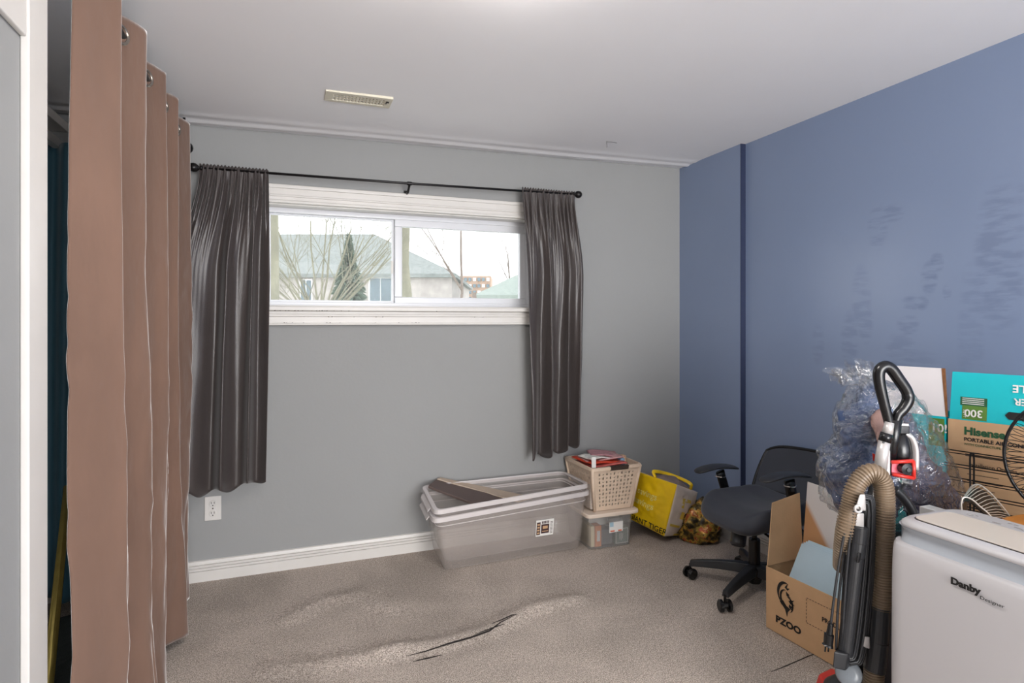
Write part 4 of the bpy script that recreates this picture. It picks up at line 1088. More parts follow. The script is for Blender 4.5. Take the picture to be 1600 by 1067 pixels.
# second carton behind the bag
c2 = thing('appliance_carton', (cA-cdir*.14+cperp*.08), 'second tall carton with white flap raised, behind the clear bag', 'carton')
o2 = cA-cdir*.211
body2 = carton_box('carton_body', c2, o2, .205, .17, HT+.004, m_tealc)
fo2 = o2+U*(HT+.004)
def flap2(w0, w1, h_):
    b = B(); a_, c_ = fo2+cdir*w0, fo2+cdir*w1; d_, e_ = fo2+cdir*(w1-.018)+fdir*h_, fo2+cdir*(w0+.01)+fdir*h_
    b.hexa([a_, c_, c_+cperp*.004, a_+cperp*.004, e_, d_, d_+cperp*.004, e_+cperp*.004]); return b.build('flap', m_wcard, c2, bevel=.0008)
flap2(0, .205, .165)
b = B(); e0 = fo2+cdir*.205; b.hexa([e0+Nf*.001, e0+cdir*.005+Nf*.001, e0+cdir*.005+cperp*.006, e0+cperp*.006, e0-cdir*.018+fdir*.165+Nf*.001, e0-cdir*.008+fdir*.165+Nf*.001, e0-cdir*.008+fdir*.165+cperp*.006, e0-cdir*.018+fdir*.165+cperp*.006]); b.build('torn_edge', m_edge, c2)
def b2pt(x, h, lift=.0012): return o2+cdir*x+U*(HT-h)+Nf*lift
q_ = [b2pt(.154, .098), b2pt(.201, .098), b2pt(.201, .004), b2pt(.154, .004)]
b = B(); b.hexa([p-Nf*.0006 for p in q_]+q_); gp = b.build('label_panel', m_green, body2)
text('10!', .040, b2pt(.160, .050, .002), cdir, U, 'lettering', m_whitep, gp, bold=.0006)

# wooden stand behind the air conditioner with fans on it
m_orange = M('orange_wood', (206, 132, 56), .45, var=.12, vs=6, stretch=(1, 8, 1))
wd_ = thing('wooden_stand', (1.97, 1.02, 0), 'orange brown wooden stand behind the white air conditioner', 'stand')
b = B(); b.box(1.86, 2.12, .78, 1.165, .665, .690); b.build('tabletop', m_orange, wd_, bevel=.003)
for x in (1.875, 2.085):
    for y in (.795, 1.15):
        b = B(); b.box(x-.014, x+.014, y-.014, y+.014, 0, .665); b.build('leg', m_orange, wd_, bevel=.002)
m_wire = M('black_wire', (24, 24, 26), .35, metal=.4, var=.05)
fc = Vector((2.000, .962, .893)); FR = .186
fan = thing('desk_fan', (2.04, .92, .690), 'black wire cage desk fan at the right edge of the picture', 'fan')
fax = (Vector((-1.0, -.55, -.02))).normalized()
fu = fax.cross(Vector((0, 0, 1))).normalized(); fv = fu.cross(fax).normalized()
def circ(c_, r, n=56): return [c_+fu*math.cos(2*PI*i/n)*r+fv*math.sin(2*PI*i/n)*r for i in range(n)]
b = B(); b.tube(circ(fc, FR), .0045, 8, closed=True); b.build('cage_rim', m_wire, fan, smooth=True)
def cage(sg, dp_, nm):
    b = B()
    for k in range(64):
        a = 2*PI*k/64; d_ = fu*math.cos(a)+fv*math.sin(a)
        pr_ = [(FR, 0), (FR*.93, .55), (FR*.72, .9), (FR*.42, 1.0), (FR*.2, 1.02)]
        b.tube([fc+d_*r+fax*(sg*dp_*h) for r, h in pr_], .0010, 4, caps=False)
    for r, h in ((FR*.62, .95), (FR*.32, 1.01)): b.tube(circ(fc+fax*(sg*dp_*h), r, 40), .0013, 5, closed=True)
    return b.build(nm, m_wire, fan)
fc_front = cage(1, .045, 'front_cage'); cage(-1, .05, 'rear_cage')
b = B(); b.lathe(fc+fax*.048, [(.034, -.004), (.034, .003), (.028, .006)], 28, fax); b.build('badge', m_black, fan)
b = B(); b.lathe(fc-fax*.05, [(.050, 0), (.052, -.04), (.040, -.085), (.012, -.095)], 24, fax); b.build('motor', m_black, fan, smooth=True)
b = B()
for k in range(3):
    a0 = 2*PI*k/3
    def blade(u, v, a0=a0):
        a = a0+u*1.35; r = .03+.085*v; tw = (u-.5)*.05
        return fc+(fu*math.cos(a)+fv*math.sin(a))*r+fax*(tw)
    b.grid(blade, 10, 6)
b.lathe(fc, [(.03, -.02), (.03, .015), (.01, .02)], 18, fax)
b.build('blades', M('smoky_fan_blades', (44, 46, 50), .3, var=.05), fan, smooth=True)
b = B(); b.tube([fc-fax*.09, Vector((2.08, 1.00, .86)), Vector((2.07, .96, .78)), Vector((2.04, .92, .705))], .015, 12); b.build('neck', m_black, fan, smooth=True)
b = B(); b.lathe((2.03, .92, .690), [(.070, 0), (.085, .010), (.06, .018), (.02, .03)], 30); b.build('base', m_black, fan, smooth=False)

# small round grille fan seen side-on
m_sil = M('silver_wire', (196, 190, 180), .3, metal=.6, var=.05)
gf = thing('fan_guard', at(1541, 800, 1.80).xy.to_3d()+Vector((0, 0, .690)), 'curved silver ribbed fan guard poking up between the air conditioner and the brown carton', 'fan guard')
up_ = spline([at(1512, 812, 1.80), at(1509, 785, 1.80), at(1515, 764, 1.80), at(1528, 757, 1.80), at(1545, 768, 1.80), at(1560, 784, 1.80), at(1575, 803, 1.80), at(1582, 815, 1.80)], 9)
lo_ = spline([at(1506, 812, 1.72), at(1503, 800, 1.72), at(1502, 786, 1.72), at(1506, 777, 1.72), at(1518, 780, 1.72), at(1532, 792, 1.72), at(1543, 801, 1.72), at(1552, 812, 1.72)], 9)
for pts in (up_, lo_):
    b = B(); b.tube(pts, .0026, 6); b.build('guard_ring', m_sil, gf, smooth=True)
b = B()
for i in range(0, len(up_), 3):
    b.tube([up_[i], (up_[i]+lo_[i])/2+Vector((0, 0, .004)), lo_[i]], .0012, 5)
b.build('ribs', m_sil, gf)
b = B(); dk = [p.lerp(q2, .5)-Vector((0, 0, .02)) for p, q2 in zip(up_, lo_)]
vs = [p-Vector((0, 0, .012)) for p in up_]+[p-Vector((0, 0, .012)) for p in lo_]; n = len(up_)
b.add(vs, [(i, i+1, n+i+1, n+i) for i in range(n-1)]); b.build('dark_sheet', m_black, gf, solid=.004)  # dark sheet added for the darkness behind the ribs

# wire rack in front of the carton
wr = thing('wire_rack', (cA+cdir*.16-cperp*.035)+Vector((0, 0, 0)), 'black wire rack standing in front of the brown carton', 'rack')
def rpt(x, z, d_=.030): return cA+cdir*x-cperp*d_+U*z
for z in (.835, .790, .745, .700, .655):
    b = B(); b.tube([rpt(.0, z), rpt(.36, z)], .0020, 6).tube([rpt(.0, z-.008, .034), rpt(.36, z-.008, .034)], .0016, 6); b.build('shelf_wire', m_wire, wr)
for x in (.215, .350):
    b = B(); b.tube([rpt(x, .002), rpt(x, .835)], .0030, 8).tube([rpt(x+.008, .002), rpt(x+.008, .835)], .0020, 8); b.build('upright', m_wire, wr)
b = B(); b.tube(spline([rpt(.074, .002, .036), rpt(.074, .70, .036), rpt(.074, .822, .036), rpt(.079, .833, .036), rpt(.084, .822, .036), rpt(.084, .70, .036), rpt(.084, .002, .036)], 5), .0028, 8); b.build('upright', m_wire, wr)

# ------------------------------------------------------------------ portable air conditioner
m_ac = M('white_appliance_plastic', (194, 192, 194), .32, var=.008, vs=4)
m_ac2 = M('warm_white_plastic', (206, 194, 182), .38, var=.01, vs=4)
m_acg = M('shaded_grey_plastic', (176, 182, 190), .22, var=.01)  # shade of the grip recess put into a blue-grey colour
ac = thing('air_conditioner', (1.61, .85, 0), 'white portable air conditioner in the right foreground', 'air conditioner')
AX0, AX1, AY0, AY1 = 1.462, 1.745, .53, 1.145
def plan(x0, x1, y0, y1, r, z, n=7):
    c_ = [V3(x0, y0, z), V3(x1, y0, z), V3(x1, y1, z), V3(x0, y1, z)]; return rrect(c_, r, n)
def loft(levels, cap=True):
    b = B(); n = len(levels[0]); vs = [p for l_ in levels for p in l_]
    fs = [(k*n+i, k*n+(i+1) % n, (k+1)*n+(i+1) % n, (k+1)*n+i) for k in range(len(levels)-1) for i in range(n)]
    fs += [tuple(reversed(range(n))), tuple((len(levels)-1)*n+i for i in range(n))]
    b.add(vs, fs); return b
lv = []
for z, fx0, s_, r in ((.035, .012, .0, .06), (.06, .004, .0, .065), (.40, .004, .0, .065), (.66, .012, .004, .065), (.690, .022, .006, .065), (.712, .034, .008, .065), (.728, .034, .010, .065), (.738, .022, .010, .065), (.744, .012, .010, .065), (.751, .012, .012, .066), (.757, .020, .018, .068), (.760, .034, .030, .07)):
    lv.append(plan(AX0+fx0, AX1-s_, AY0+s_, AY1-s_, r, z))
loft(lv).build('housing', m_ac, ac, smooth=False, bevel=.0)
for p in ac.children[0].data.polygons: p.use_smooth = True
lv = []
for z, fx0 in ((.055, .006), (.08, .0), (.40, .0), (.62, .002), (.672, .005), (.692, .009), (.700, .016)):
    lv.append(plan(AX0+fx0-.002, AX0+.10, AY0+.004, AY1-.003, .048, z))
pnl = loft(lv).build('front_panel', m_ac, ac, smooth=True)
md = pnl.modifiers.new('e', 'EDGE_SPLIT'); md.split_angle = math.radians(50)
md = ac.children[0].modifiers.new('e', 'EDGE_SPLIT'); md.split_angle = math.radians(50)
# concave strip between panel and top, toned grey for its shade
lv = [plan(AX0+fx0, AX0+.12, AY0+.007, AY1-.006, .062, z) for z, fx0 in ((.694, .014), (.703, .022), (.714, .027), (.726, .028), (.738, .020), (.743, .013))]
s_ = loft(lv).build('grip_recess', m_acg, ac, smooth=True); md = s_.modifiers.new('e', 'EDGE_SPLIT'); md.split_angle = math.radians(50)
# louvre lid on top with dark gap
lv = [plan(AX0+.042, AX0+.187, AY0+.03, AY1-.040, .03, z) for z in (.7602, .7612)]
loft(lv).build('lid_gap', m_dark, ac)
lv = [plan(AX0+.0445, AX0+.1835, AY0+.033, AY1-.043, .028, z) for z in (.7612, .7632)]
loft(lv).build('louvre_lid', m_ac2, ac, bevel=.0006)
m_icon = M('grey_icons', (150, 146, 144), .5, var=.02)
b = B()
for y in (1.062, .935, .845):
    c_ = Vector((AX0+.215, y, .7602)); b.tube([c_+Vector((.009*math.sin(a), .013*math.cos(a), 0)) for a in [2*PI*i/20 for i in range(20)]], .0006, 4, closed=True); b.box(c_.x-.002, c_.x+.002, y-.003, y+.003, .760, .7607)
for y, x, k in ((1.00, .208, .010), (.985, .235, .005), (.972, .235, .005), (.957, .215, .008), (.945, .232, .006), (.93, .238, .006)):
    b.box(AX0+x-.003, AX0+x+.003, y-k, y+k, .760, .7606)
b.build('control_icons', m_icon, ac)
b = B(); b.box(AX0+.203, AX0+.232, .862, .905, .760, .7612); b.build('display_surround', m_icon, ac, bevel=.0005)
b = B(); b.box(AX0+.205, AX0+.226, .80, .872, .7608, .7618); b.build('display', m_black, ac)
lx_ = AX0-.0035
text('Danby', .0215, (lx_, .972, .653), (0, -1, 0), (0, 0, 1), 'brand_lettering', m_ink, pnl, bold=.0010, sx=1.15)
text('Designer', .0105, (lx_, .908, .644), (0, -1, 0), (0, 0, 1), 'brand_lettering', m_dark, pnl, sx=1.3)
for x, y in ((AX0+.05, AY0+.07), (AX0+.05, AY1-.07), (AX1-.06, AY0+.07), (AX1-.06, AY1-.07)):
    b = B(); b.lathe((x, y-.012, .019), [(.012, 0), (.0185, .002), (.0185, .022), (.012, .024)], 18, (0, 1, 0)).tube([(x, y, .02), (x, y, .04)], .006, 8); b.build('castor', m_black, ac)

# ------------------------------------------------------------------ upright vacuum
TV = 1.745
vac = thing('upright_vacuum', gz(1345, 1150, 0), 'upright vacuum with brown ribbed hose and wrapped cord in front of the bag', 'vacuum cleaner')
vac.location = (1.58, 1.32, 0); WLOC[vac.name] = Vector((1.58, 1.32, 0))
m_hose = M('ribbed_brown_hose', (126, 108, 88), .4, var=.08, vs=40)
m_silver = M('silver_plastic', (196, 192, 190), .28, metal=.35, var=.03)
m_red = M('red_plastic', (206, 52, 44), .3, var=.05)
m_pink = M('pink_print', (216, 96, 112), .4, var=.3, vs=60)
# floor head
b = B(); b.box(-.155, .155, -.10, .12, .012, .072, lambda x, y, z: Vector((1.53, 1.30, 0))+Vector((x*.80-y*.6, -x*.6-y*.80, z))); b.build('floor_head', m_black, vac, bevel=.018, seg=3)
b = B(); b.box(-.150, -.02, -.09, .10, .072, .112, lambda x, y, z: Vector((1.53, 1.32, 0))+Vector((x*.80-y*.6, -x*.6-y*.80, z))); b.build('red_cover', m_red, vac, bevel=.012)
hdp = gz(1298, 1058, .10)
b = B(); b.hexa([hdp+Vector(v) for v in ((-.06, -.03, -.05), (.05, -.05, -.05), (.06, .05, -.05), (-.03, .04, -.05), (-.05, -.02, .0), (.04, -.04, .006), (.045, .035, .006), (-.02, .03, .0))]); b.build('red_bumper', m_red, vac, bevel=.008)
wc = at(1330, 1075, TV)
b = B(); b.lathe((wc.x+.01, wc.y, .115), [(.07, 0), (.085, .02), (.088, .055), (.078, .085), (.052, .108), (.02, .118)], 36); b.build('motor_housing', m_dark, vac, smooth=True)
b = B(); b.lathe(at(1326, 1052, TV-.055), [(.030, 0), (.034, .008), (.031, .014), (.012, .017)], 28, at(1324, 1060, -.1)-at(1324, 1010, 0)); b.build('swivel_disc', M('mid_grey_plastic', (120, 126, 132), .3, var=.03), vac, smooth=True)
# body spine hidden behind wand, hose and cord
b = B(); b.tube([at(1352, 1080, TV+.05), at(1356, 960, TV+.045), at(1362, 840, TV+.04), at(1376, 740, TV+.03)], [.050, .046, .036, .022], 16); b.build('body', m_black, vac, smooth=True)
# handle
hl = spline([at(1392, 672, TV), at(1386, 648, TV), at(1379, 620, TV), at(1374, 596, TV), at(1374, 580, TV), at(1382, 572.5, TV), at(1392, 576, TV), at(1404, 592, TV), at(1416, 610, TV), at(1419, 624, TV), at(1412, 638, TV), at(1402, 650, TV), at(1397, 672, TV)], 8)
b = B(); rr = [.0125+.004*math.sin(PI*i/(len(hl)-1))*(1 if i < len(hl)*.7 else 1.3) for i in range(len(hl))]; b.tube(hl, rr, 14); b.build('handle', m_black, vac, smooth=True)
b = B(); b.tube([at(1398, 655, TV), at(1395, 690, TV+.01), at(1390, 740, TV+.02)], [.019, .017, .016], 14); b.build('handle_neck', m_black, vac, smooth=True)
b = B(); b.tube([at(1390, 660, TV-.02), at(1386, 678, TV-.022)], [.012, .0145], 16); b.build('handle_collar', m_silver, vac, smooth=True)
b = B(); b.tube([at(1386, 677, TV-.022), at(1382, 690, TV-.022)], .0165, 16); b.build('tube_clamp', m_black, vac, smooth=True)
b = B(); b.tube([at(1382, 689, TV-.022), at(1378, 712, TV-.02), at(1375, 735, TV-.015)], [.0155, .0165, .0175], 18); tb = b.build('upper_tube', m_silver, vac, smooth=True)
b = B(); b.lathe(at(1380, 691, TV-.040), [(.003, 0), (.003, .003)], 10, -Vector((SN, CS, 0))); b.build('screw', m_black, tb)
b = B(); b.hexa([at(1382, 700, TV-.02), at(1390, 702, TV-.02), at(1390, 702, TV+.02), at(1382, 700, TV+.02), at(1384, 690, TV-.02), at(1387, 690, TV-.02), at(1387, 690, TV+.02), at(1384, 690, TV+.02)])
b.hexa([at(1380, 745, TV-.02), at(1391, 748, TV-.02), at(1391, 748, TV+.02), at(1380, 745, TV+.02), at(1382, 700, TV-.02), at(1391, 704, TV-.02), at(1391, 704, TV+.02), at(1382, 700, TV+.02)])
b.build('side_bracket', m_silver, vac, bevel=.003)
# dust cup and red tool at the back
b = B(); b.tube([at(1404, 674, TV+.03), at(1405, 705, TV+.03), at(1405, 736, TV+.03)], [.028, .033, .030], 18); b.build('dust_cup', m_black, vac, smooth=True)
b = B(); b.tube(spline([at(1410, 676, TV+.02), at(1421, 684, TV+.02), at(1427, 702, TV+.02), at(1427, 732, TV+.02)], 6), [.010]*18+[.010], 10, flat=2.0, flatdir=(SN, CS, 0)); b.build('white_guard', m_silver, vac, smooth=True)
b = B(); b.hexa([at(1403, 678, TV), at(1421, 678, TV), at(1421, 678, TV+.04), at(1403, 678, TV+.04), at(1402, 665, TV), at(1421, 666, TV), at(1421, 666, TV+.04), at(1402, 665, TV+.04)]); b.build('strap', m_black, vac, bevel=.002)
b = B(); b.hexa([at(1402, 665, TV), at(1420, 666, TV), at(1420, 666, TV+.04), at(1402, 665, TV+.04), at(1402, 661, TV), at(1420, 662, TV), at(1420, 662, TV+.04), at(1402, 661, TV+.04)]); b.build('strap_tab', m_silver, vac, bevel=.001)
b = B()
def bar(b, p, q_, r=.006): b.tube([p, q_], r, 8)
for a_, c_ in (((1393, 722), (1427, 720)), ((1427, 720), (1428, 747)), ((1428, 747), (1395, 741))): bar(b, at(*a_, TV-.01), at(*c_, TV-.01), .0055)
b.build('red_tool', m_red, vac, smooth=True)
b = B(); b.hexa([at(1393, 741, TV), at(1412, 744, TV), at(1412, 744, TV+.03), at(1393, 741, TV+.03), at(1393, 724, TV), at(1412, 724, TV), at(1412, 724, TV+.03), at(1393, 724, TV+.03)]); b.build('tool_insert', m_pink, vac, bevel=.002)
b = B(); b.lathe(at(1414, 732, TV-.01), [(.016, -.01), (.016, .01), (.006, .014), (.006, .018)], 16, -Vector((SN, CS, 0))); b.build('knob', m_dark, vac)
b = B(); b.hexa([at(1364, 720, TV+.01), at(1372, 720, TV+.01), at(1372, 720, TV+.03), at(1364, 720, TV+.03), at(1363, 708, TV+.01), at(1371, 711, TV+.01), at(1371, 711, TV+.03), at(1363, 708, TV+.03)]); b.build('red_tab', m_red, vac, bevel=.001)
# hose with real ribs
def ribbed(pts, r, pitch):
    c_ = spline(pts, 40); out = [c_[0]]; d = 0
    L_ = [0]
    for i in range(1, len(c_)): L_.append(L_[-1]+(c_[i]-c_[i-1]).length)
    tot = L_[-1]; n = int(tot/pitch*4); res = []; rad = []; j = 0
    for i in range(n+1):
        s_ = tot*i/n
        while j < len(L_)-2 and L_[j+1] < s_: j += 1
        f_ = (s_-L_[j])/max(1e-9, L_[j+1]-L_[j]); res.append(c_[j].lerp(c_[j+1], f_)); rad.append(r*(1.0 if i % 4 < 2 else .86))
    b = B(); b.tube(res, rad, 20); return b
TH = TV-.06
hp = [at(1317, 885, TH+.05), at(1318, 860, TH+.02), at(1322, 825, TH), at(1329, 790, TH), at(1338, 758, TH), at(1358, 739, TH), at(1376, 748, TH), at(1382, 775, TH), at(1382, 830, TH), at(1380, 900, TH), at(1376, 950, TH)]
b = ribbed(hp, .0265, .0075); b.build('hose', m_hose, vac, smooth=False)
b = ribbed([at(1366, 1044, TH), at(1364, 1075, TH), at(1356, 1110, TH+.02)], .0265, .0075); b.build('hose', m_hose, vac)
b = B(); b.tube([at(1376, 946, TH), at(1374, 972, TH), at(1372, 1000, TH)], [.0245, .026, .0275], 20).tube([at(1372, 1001, TH), at(1367, 1040, TH), at(1366, 1046, TH)], [.0265, .0275, .028], 20)
b.build('hose_cuff', m_dark, vac, smooth=False)
b = B(); b.hexa([at(1348, 1010, TH-.02), at(1359, 1014, TH-.02), at(1361, 1014, TH+.02), at(1350, 1010, TH+.02), at(1348, 994, TH-.02), at(1359, 995, TH-.02), at(1361, 995, TH+.02), at(1350, 994, TH+.02)]); b.build('release_button', m_silver, vac, bevel=.003)
# wand
TW = TV-.075
b = B(); b.tube([at(1343, 822, TW), at(1341, 846, TW), at(1340.7, 847, TW), at(1338, 868, TW), at(1337.5, 870, TW), at(1320, 1022, TW)], [.0235, .0225, .0215, .0215, .0200, .0190], 22); wn = b.build('wand', m_dark, vac, smooth=False)
b = B(); b.hexa([at(1338, 879, TW-.025), at(1343, 879, TW-.025), at(1343, 879, TW), at(1338, 879, TW), at(1341, 864, TW-.025), at(1346, 864, TW-.025), at(1346, 864, TW), at(1341, 864, TW)]); b.build('wand_clip', m_black, wn, bevel=.002)
b = B(); b.hexa([at(1301, 1044, TW-.03), at(1322, 1049, TW-.03), at(1330, 1040, TW+.02), at(1306, 1036, TW+.02), at(1303, 1017, TW-.03), at(1326, 1022, TW-.03), at(1334, 1016, TW+.02), at(1308, 1012, TW+.02)]); b.build('cord_hook', m_dark, vac, bevel=.005)
b = B(); b.hexa([at(1336, 822, TW-.01), at(1350, 824, TW-.01), at(1350, 824, TW+.02), at(1336, 822, TW+.02), at(1339, 802, TW-.01), at(1350, 802, TW-.01), at(1350, 802, TW+.02), at(1339, 802, TW+.02)]); b.build('wand_end', m_silver, vac, bevel=.002)
b = B(); b.hexa([at(1336, 795, TW-.03), at(1353, 799, TW-.03), at(1353, 799, TW), at(1336, 795, TW), at(1343, 772, TW-.03), at(1352, 772, TW-.03), at(1352, 772, TW), at(1343, 772, TW)]); ck = b.build('cord_hook', m_silver, vac, bevel=.004)
b = B(); rc = at(1341, 795, TW-.034); b.tube([rc+Vector((CS, -SN, 0))*math.cos(a)*.009+Vector((0, 0, math.sin(a)*.009)) for a in [2*PI*i/20 for i in range(20)]], .0035, 8, closed=True); b.build('hook_ring', m_silver, ck, smooth=True)
# wrapped cord
cord = B()
for k in range(6):
    w0 = 10+k*2.3; tt = TW-.006+.006*(k % 3)+(.01 if k > 3 else 0)
    top_ = (1349, 785-k*2.5); bo = (1325+k*1.2, 1030+k*2.0)
    L_ = []
    for i in range(40):
        a = 2*PI*i/40; cxm = (top_[0]+bo[0])/2; cym = (top_[1]+bo[1])/2; hh = (bo[1]-top_[1])/2
        yy = -math.cos(a)*hh; e_ = math.copysign(abs(math.sin(a))**.32, math.sin(a))
        xx = cxm - (yy/hh)*(top_[0]-bo[0])/2 + e_*(w0+ (2 if e_ > 0 else 0))
        L_.append(at(xx, cym+yy, tt))
    cord.tube(L_, .0036, 7, closed=True)
cord.build('power_cord', m_dark, vac, smooth=True)
b = B(); b.tube(spline([at(1330, 790, TW), at(1316, 850, TW), at(1305, 920, TW), at(1298, 975, TW)], 10), .0036, 7).tube(spline([at(1334, 790, TW+.01), at(1320, 860, TW+.01), at(1310, 940, TW+.01), at(1306, 1015, TW+.01)], 10), .0036, 7); b.build('power_cord', m_dark, vac, smooth=True)
b = B(); b.tube([at(1298, 974, TW), at(1296, 990, TW), at(1295.5, 991, TW), at(1294, 1006, TW), at(1293, 1009, TW)], [.006, .0085, .0125, .0120, .015], 14)
for dx in (-3, 2): b.tube([at(1293+dx, 1008, TW), at(1292+dx, 1018, TW)], .0022, 6)
b.build('plug', m_black, vac, smooth=False)

# small things seen between vacuum and air conditioner
b = B(); b.box(1.79, 1.833, 1.205, 1.285, .583, .708); tag(b.build('paper_box', m_whitep, bevel=.002), 'small white paper box standing between the clear bag and the air conditioner', 'box')
b = B(); b.tube(spline([at(1398, 764, 1.80), at(1412, 778, 1.80), at(1426, 800, 1.80), at(1432, 830, 1.82), at(1433, 863, 1.85)], 8), .013, 12); tag(b.build('curved_bar', m_dark, smooth=True), 'curved black plastic bar between the brown hose and the white paper box', 'bar')

# ------------------------------------------------------------------ outside
m_grass = M('pale_bounce_lawn', (206, 208, 200), .9, var=.1, vs=.5)  # lawn out of view, made pale to bounce daylight onto the ceiling
b = B(); b.box(-60, 90, 3.75, 240, .6, 1.15); g_ = b.build('ground', m_grass); struct(g_)
m_brick = M('pale_brick', (170, 164, 160), .9, var=.15, vs=3, bump=.1, bs=8)
m_roof = M('grey_green_shingle', (124, 130, 128), .9, var=.18, vs=6, bump=.2, bs=10)
m_whiteo = M('white_exterior_trim', (235, 235, 235), .6, var=.02)
m_dglass = M('dark_house_glass', (96, 112, 120), .2, var=.15, vs=1.5)
def dirn(px): r = ray(px, HYP); return r
def hip_house(name, label, pxl, pxr, D, ye, yr, rl, rr2, depth, mat_w, mat_r, wins, base=1.15):
    a_ = at(pxl, ye, D); c_ = at(pxr, ye, D); ze = a_.z
    back_ = Vector((SN, CS, 0))*depth
    root = thing(name, ((a_+c_)/2+back_*.5).xy.to_3d()+Vector((0, 0, base)), label, 'house')
    P_ = [Vector((v.x, v.y, 0)) for v in (a_, c_, c_+back_, a_+back_)]
    b = B(); b.hexa([p+Vector((0, 0, base)) for p in P_]+[p+Vector((0, 0, ze)) for p in P_]); b.build('wall', mat_w, root)
    ra = at(rl, yr, D+depth/2); rb2 = at(rr2, yr, D+depth/2)
    cc = sum(P_, Vector())/4; E_ = [cc+(p-cc)*1.04+Vector((0, 0, ze)) for p in P_]
    b = B(); b.add(E_+[ra, rb2]+[e_-Vector((0, 0, .18)) for e_ in E_], [(0, 1, 5, 4), (1, 2, 5), (2, 3, 4, 5), (3, 0, 4), (0, 6, 7, 1), (1, 7, 8, 2), (2, 8, 9, 3), (3, 9, 6, 0), (6, 9, 8, 7)]); b.build('roof', mat_r, root)
    for (x0, x1, y0, y1) in wins:
        t_ = D-.05
        b = B(); b.hexa([at(x0, y1, t_), at(x1, y1, t_), at(x1, y1, t_+.1), at(x0, y1, t_+.1), at(x0, y0, t_), at(x1, y0, t_), at(x1, y0, t_+.1), at(x0, y0, t_+.1)]); w1 = b.build('window', m_whiteo, root)
        t_ -= .03; i_ = 2.0
        b = B()
        xm = (x0+x1)/2
        for xa, xb2 in ((x0+i_, xm-.7), (xm+.7, x1-i_)):
            b.hexa([at(xa, y1-i_, t_), at(xb2, y1-i_, t_), at(xb2, y1-i_, t_+.02), at(xa, y1-i_, t_+.02), at(xa, y0+i_, t_), at(xb2, y0+i_, t_), at(xb2, y0+i_, t_+.02), at(xa, y0+i_, t_+.02)])
        b.build('pane', m_dglass, w1)
    return root
hip_house('bungalow', 'pale brick bungalow with grey hip roof seen through the left window pane', 330, 706, 30, 428, 366, 440, 585, 12, m_brick, m_roof, [(576, 613, 433, 478), (468, 488, 436, 478), (400, 428, 440, 478)])
hip_house('bungalow', 'low house with pale green roof at the right end of the window view', 745, 960, 26, 461, 405, 860, 930, 10, m_brick, M('pale_green_shingle', (134, 144, 138), .9, var=.1, vs=5), [(796, 822, 463, 485)])
m_apt = M('brown_apartment_brick', (168, 142, 124), .9, var=.1, vs=.5)
apt = thing('apartment_block', at(742, 500, 150).xy.to_3d()+Vector((0, 0, 1.15)), 'distant brown apartment block behind the thin bare tree', 'building')
a_, c_ = at(716, 431, 150), at(767, 431, 150); bk_ = Vector((SN, CS, 0))*14
b = B(); b.hexa([Vector((v.x, v.y, 1.15)) for v in (a_, c_, c_+bk_, a_+bk_)]+[a_, c_, c_+bk_, a_+bk_]); b.build('wall', m_apt, apt)
for r_ in range(4):
    for k in range(7):
        x0 = 718+k*7; y0 = 434+r_*10
        b = B(); b.hexa([at(x0, y0+5, 149.6), at(x0+4.6, y0+5, 149.6), at(x0+4.6, y0+5, 149.95), at(x0, y0+5, 149.95), at(x0, y0, 149.6), at(x0+4.6, y0, 149.6), at(x0+4.6, y0, 149.95), at(x0, y0, 149.95)]); b.build('window', m_dglass if (k+r_) % 3 else m_whiteo, apt)

def bare_tree(label, base, stems, seed, mat, depth=5, name='bare_tree'):
    rnd = random.Random(seed); b = B()
    def grow(p, d, L_, r, k):
        n = 4; pts = [p]; rs = [r]; q_ = p.copy(); dd = d.copy()
        for i in range(n):
            dd = (dd+Vector((rnd.uniform(-1, 1), rnd.uniform(-1, 1), rnd.uniform(-.4, .8)))*.13).normalized()
            q_ = q_+dd*(L_/n); pts.append(q_.copy()); rs.append(r*(1-.55*(i+1)/n))
        b.tube(pts, rs, 5 if k > 1 else 8, caps=False)
        if k >= depth: return
        for m_ in range(rnd.choice((3, 4, 4, 5))):
            i = rnd.choice((1, 2, 3, 4, 4)); ax = Vector((rnd.uniform(-1, 1), rnd.uniform(-1, 1), rnd.uniform(-.2, .6)))
            nd = (dd+ax*.85).normalized(); grow(pts[i], nd, L_*rnd.uniform(.5, .78), rs[i]*.56, k+1)
    for (d, L_, r) in stems: grow(Vector(base), Vector(d).normalized(), L_, r, 0 if len(stems) == 1 else 1)
    o = b.build(name, mat, smooth=True); tag(o, label, 'tree'); return o
m_bark = M('grey_green_bark', (128, 126, 108), .9, var=.2, vs=4)
m_bark2 = M('grey_brown_bark', (120, 108, 100), .9, var=.2, vs=4)
def gb(px, D): v = at(px, 500, D); return Vector((v.x, v.y, 1.15))
RR = Vector((CS, -SN, 0))
st_ = [((RR*s_+Vector((0, 0, 1))+Vector((SN, CS, 0))*t_), 1.9, .022) for s_, t_ in ((-1.1, .2), (-.7, -.3), (-.35, .3), (-.1, -.1), (.12, .2), (.35, -.3), (.65, .1), (1.0, .3), (-1.7, 0), (1.5, -.1), (-1.3, .4), (-.5, 0), (.5, .4), (.22, -.4), (.85, 0), (-.9, 0))]
bare_tree('bare many stemmed tree fanning out in the left window pane', gb(497, 11), st_, 5, m_bark, 6)
bare_tree('thick bare trunk at the far left of the window view', gb(424, 8), [((.02, 0, 1), 4.2, .10)], 11, m_bark, 4)
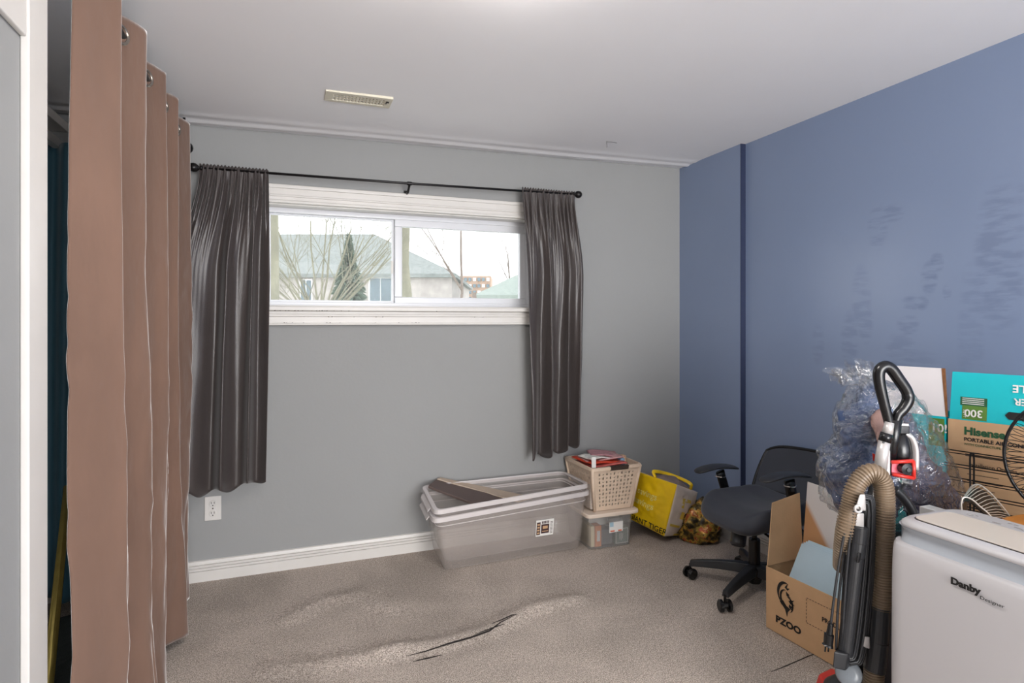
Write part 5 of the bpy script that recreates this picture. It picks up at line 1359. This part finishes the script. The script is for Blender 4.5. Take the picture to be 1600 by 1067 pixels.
bare_tree('bare tree trunk just right of the window mullion', gb(640, 12), [((.02, 0, 1), 5.0, .11)], 14, m_bark, 5)
bare_tree('thin bare sapling in the middle of the right window pane', gb(718, 15), [((.01, 0, 1), 3.4, .04)], 23, m_bark2, 4)
bare_tree('small bare tree behind the house at the right of the window view', gb(800, 34), [((0, 0, 1), 3.8, .07)], 31, m_bark2, 4)
# conifer
m_con = M('dark_conifer_needles', (98, 116, 102), .9, var=.35, vs=5)
cb_ = gb(545, 22)
b = B(); rnd = random.Random(2)
for k in range(420):
    h = rnd.random()**.8; z = 1.3+3.1*h; r = .95*(1-h)+.03; a = rnd.uniform(0, 2*PI)
    d_ = Vector((math.cos(a), math.sin(a), 0)); p = Vector((cb_.x, cb_.y, z))
    tip = p+d_*r+Vector((0, 0, -.12*r)); s2 = Vector((-d_.y, d_.x, 0))*(.10+.07*rnd.random())
    m_mid = p+d_*r*.55+Vector((0, 0, .10))
    b.add([p, m_mid+s2, tip, m_mid-s2, m_mid-Vector((0, 0, .10))], [(0, 1, 2), (0, 2, 3), (0, 4, 1), (1, 4, 2), (2, 4, 3), (3, 4, 0)])
cn_ = thing('conifer', cb_, 'dark pointed evergreen in front of the bungalow roof', 'tree'); b.build('foliage', m_con, cn_)
b = B(); b.tube([cb_, cb_+Vector((0, 0, 3.1))], [.09, .02], 8); b.build('trunk', m_bark2, cn_)
b = B(); p_ = gb(744, 20); q2 = at(741, 457, 20); b.tube([p_, q2], .07, 8); tag(b.build('fence_post', m_bark2), 'short leaning wooden post in front of the distant apartment block', 'post')

GROUPS = {'folder': 'pale blue folders in the open cardboard box', 'flyer': 'flyers piled in the beige basket', 'small_carton': 'small cartons inside the clear lidded box',
          'bare_tree': 'bare trees outside the window', 'packet': 'packets tucked in the beige basket', 'window_curtain': 'short charcoal window curtains',
          'storage_tub': 'nested clear plastic tubs', 'appliance_carton': 'tall appliance cartons by the blue wall', 'bungalow': 'houses outside the window'}
for o in bpy.data.objects:
    base = o.name.split('.')[0]
    if o.parent is None and base in GROUPS: o['group'] = GROUPS[base]
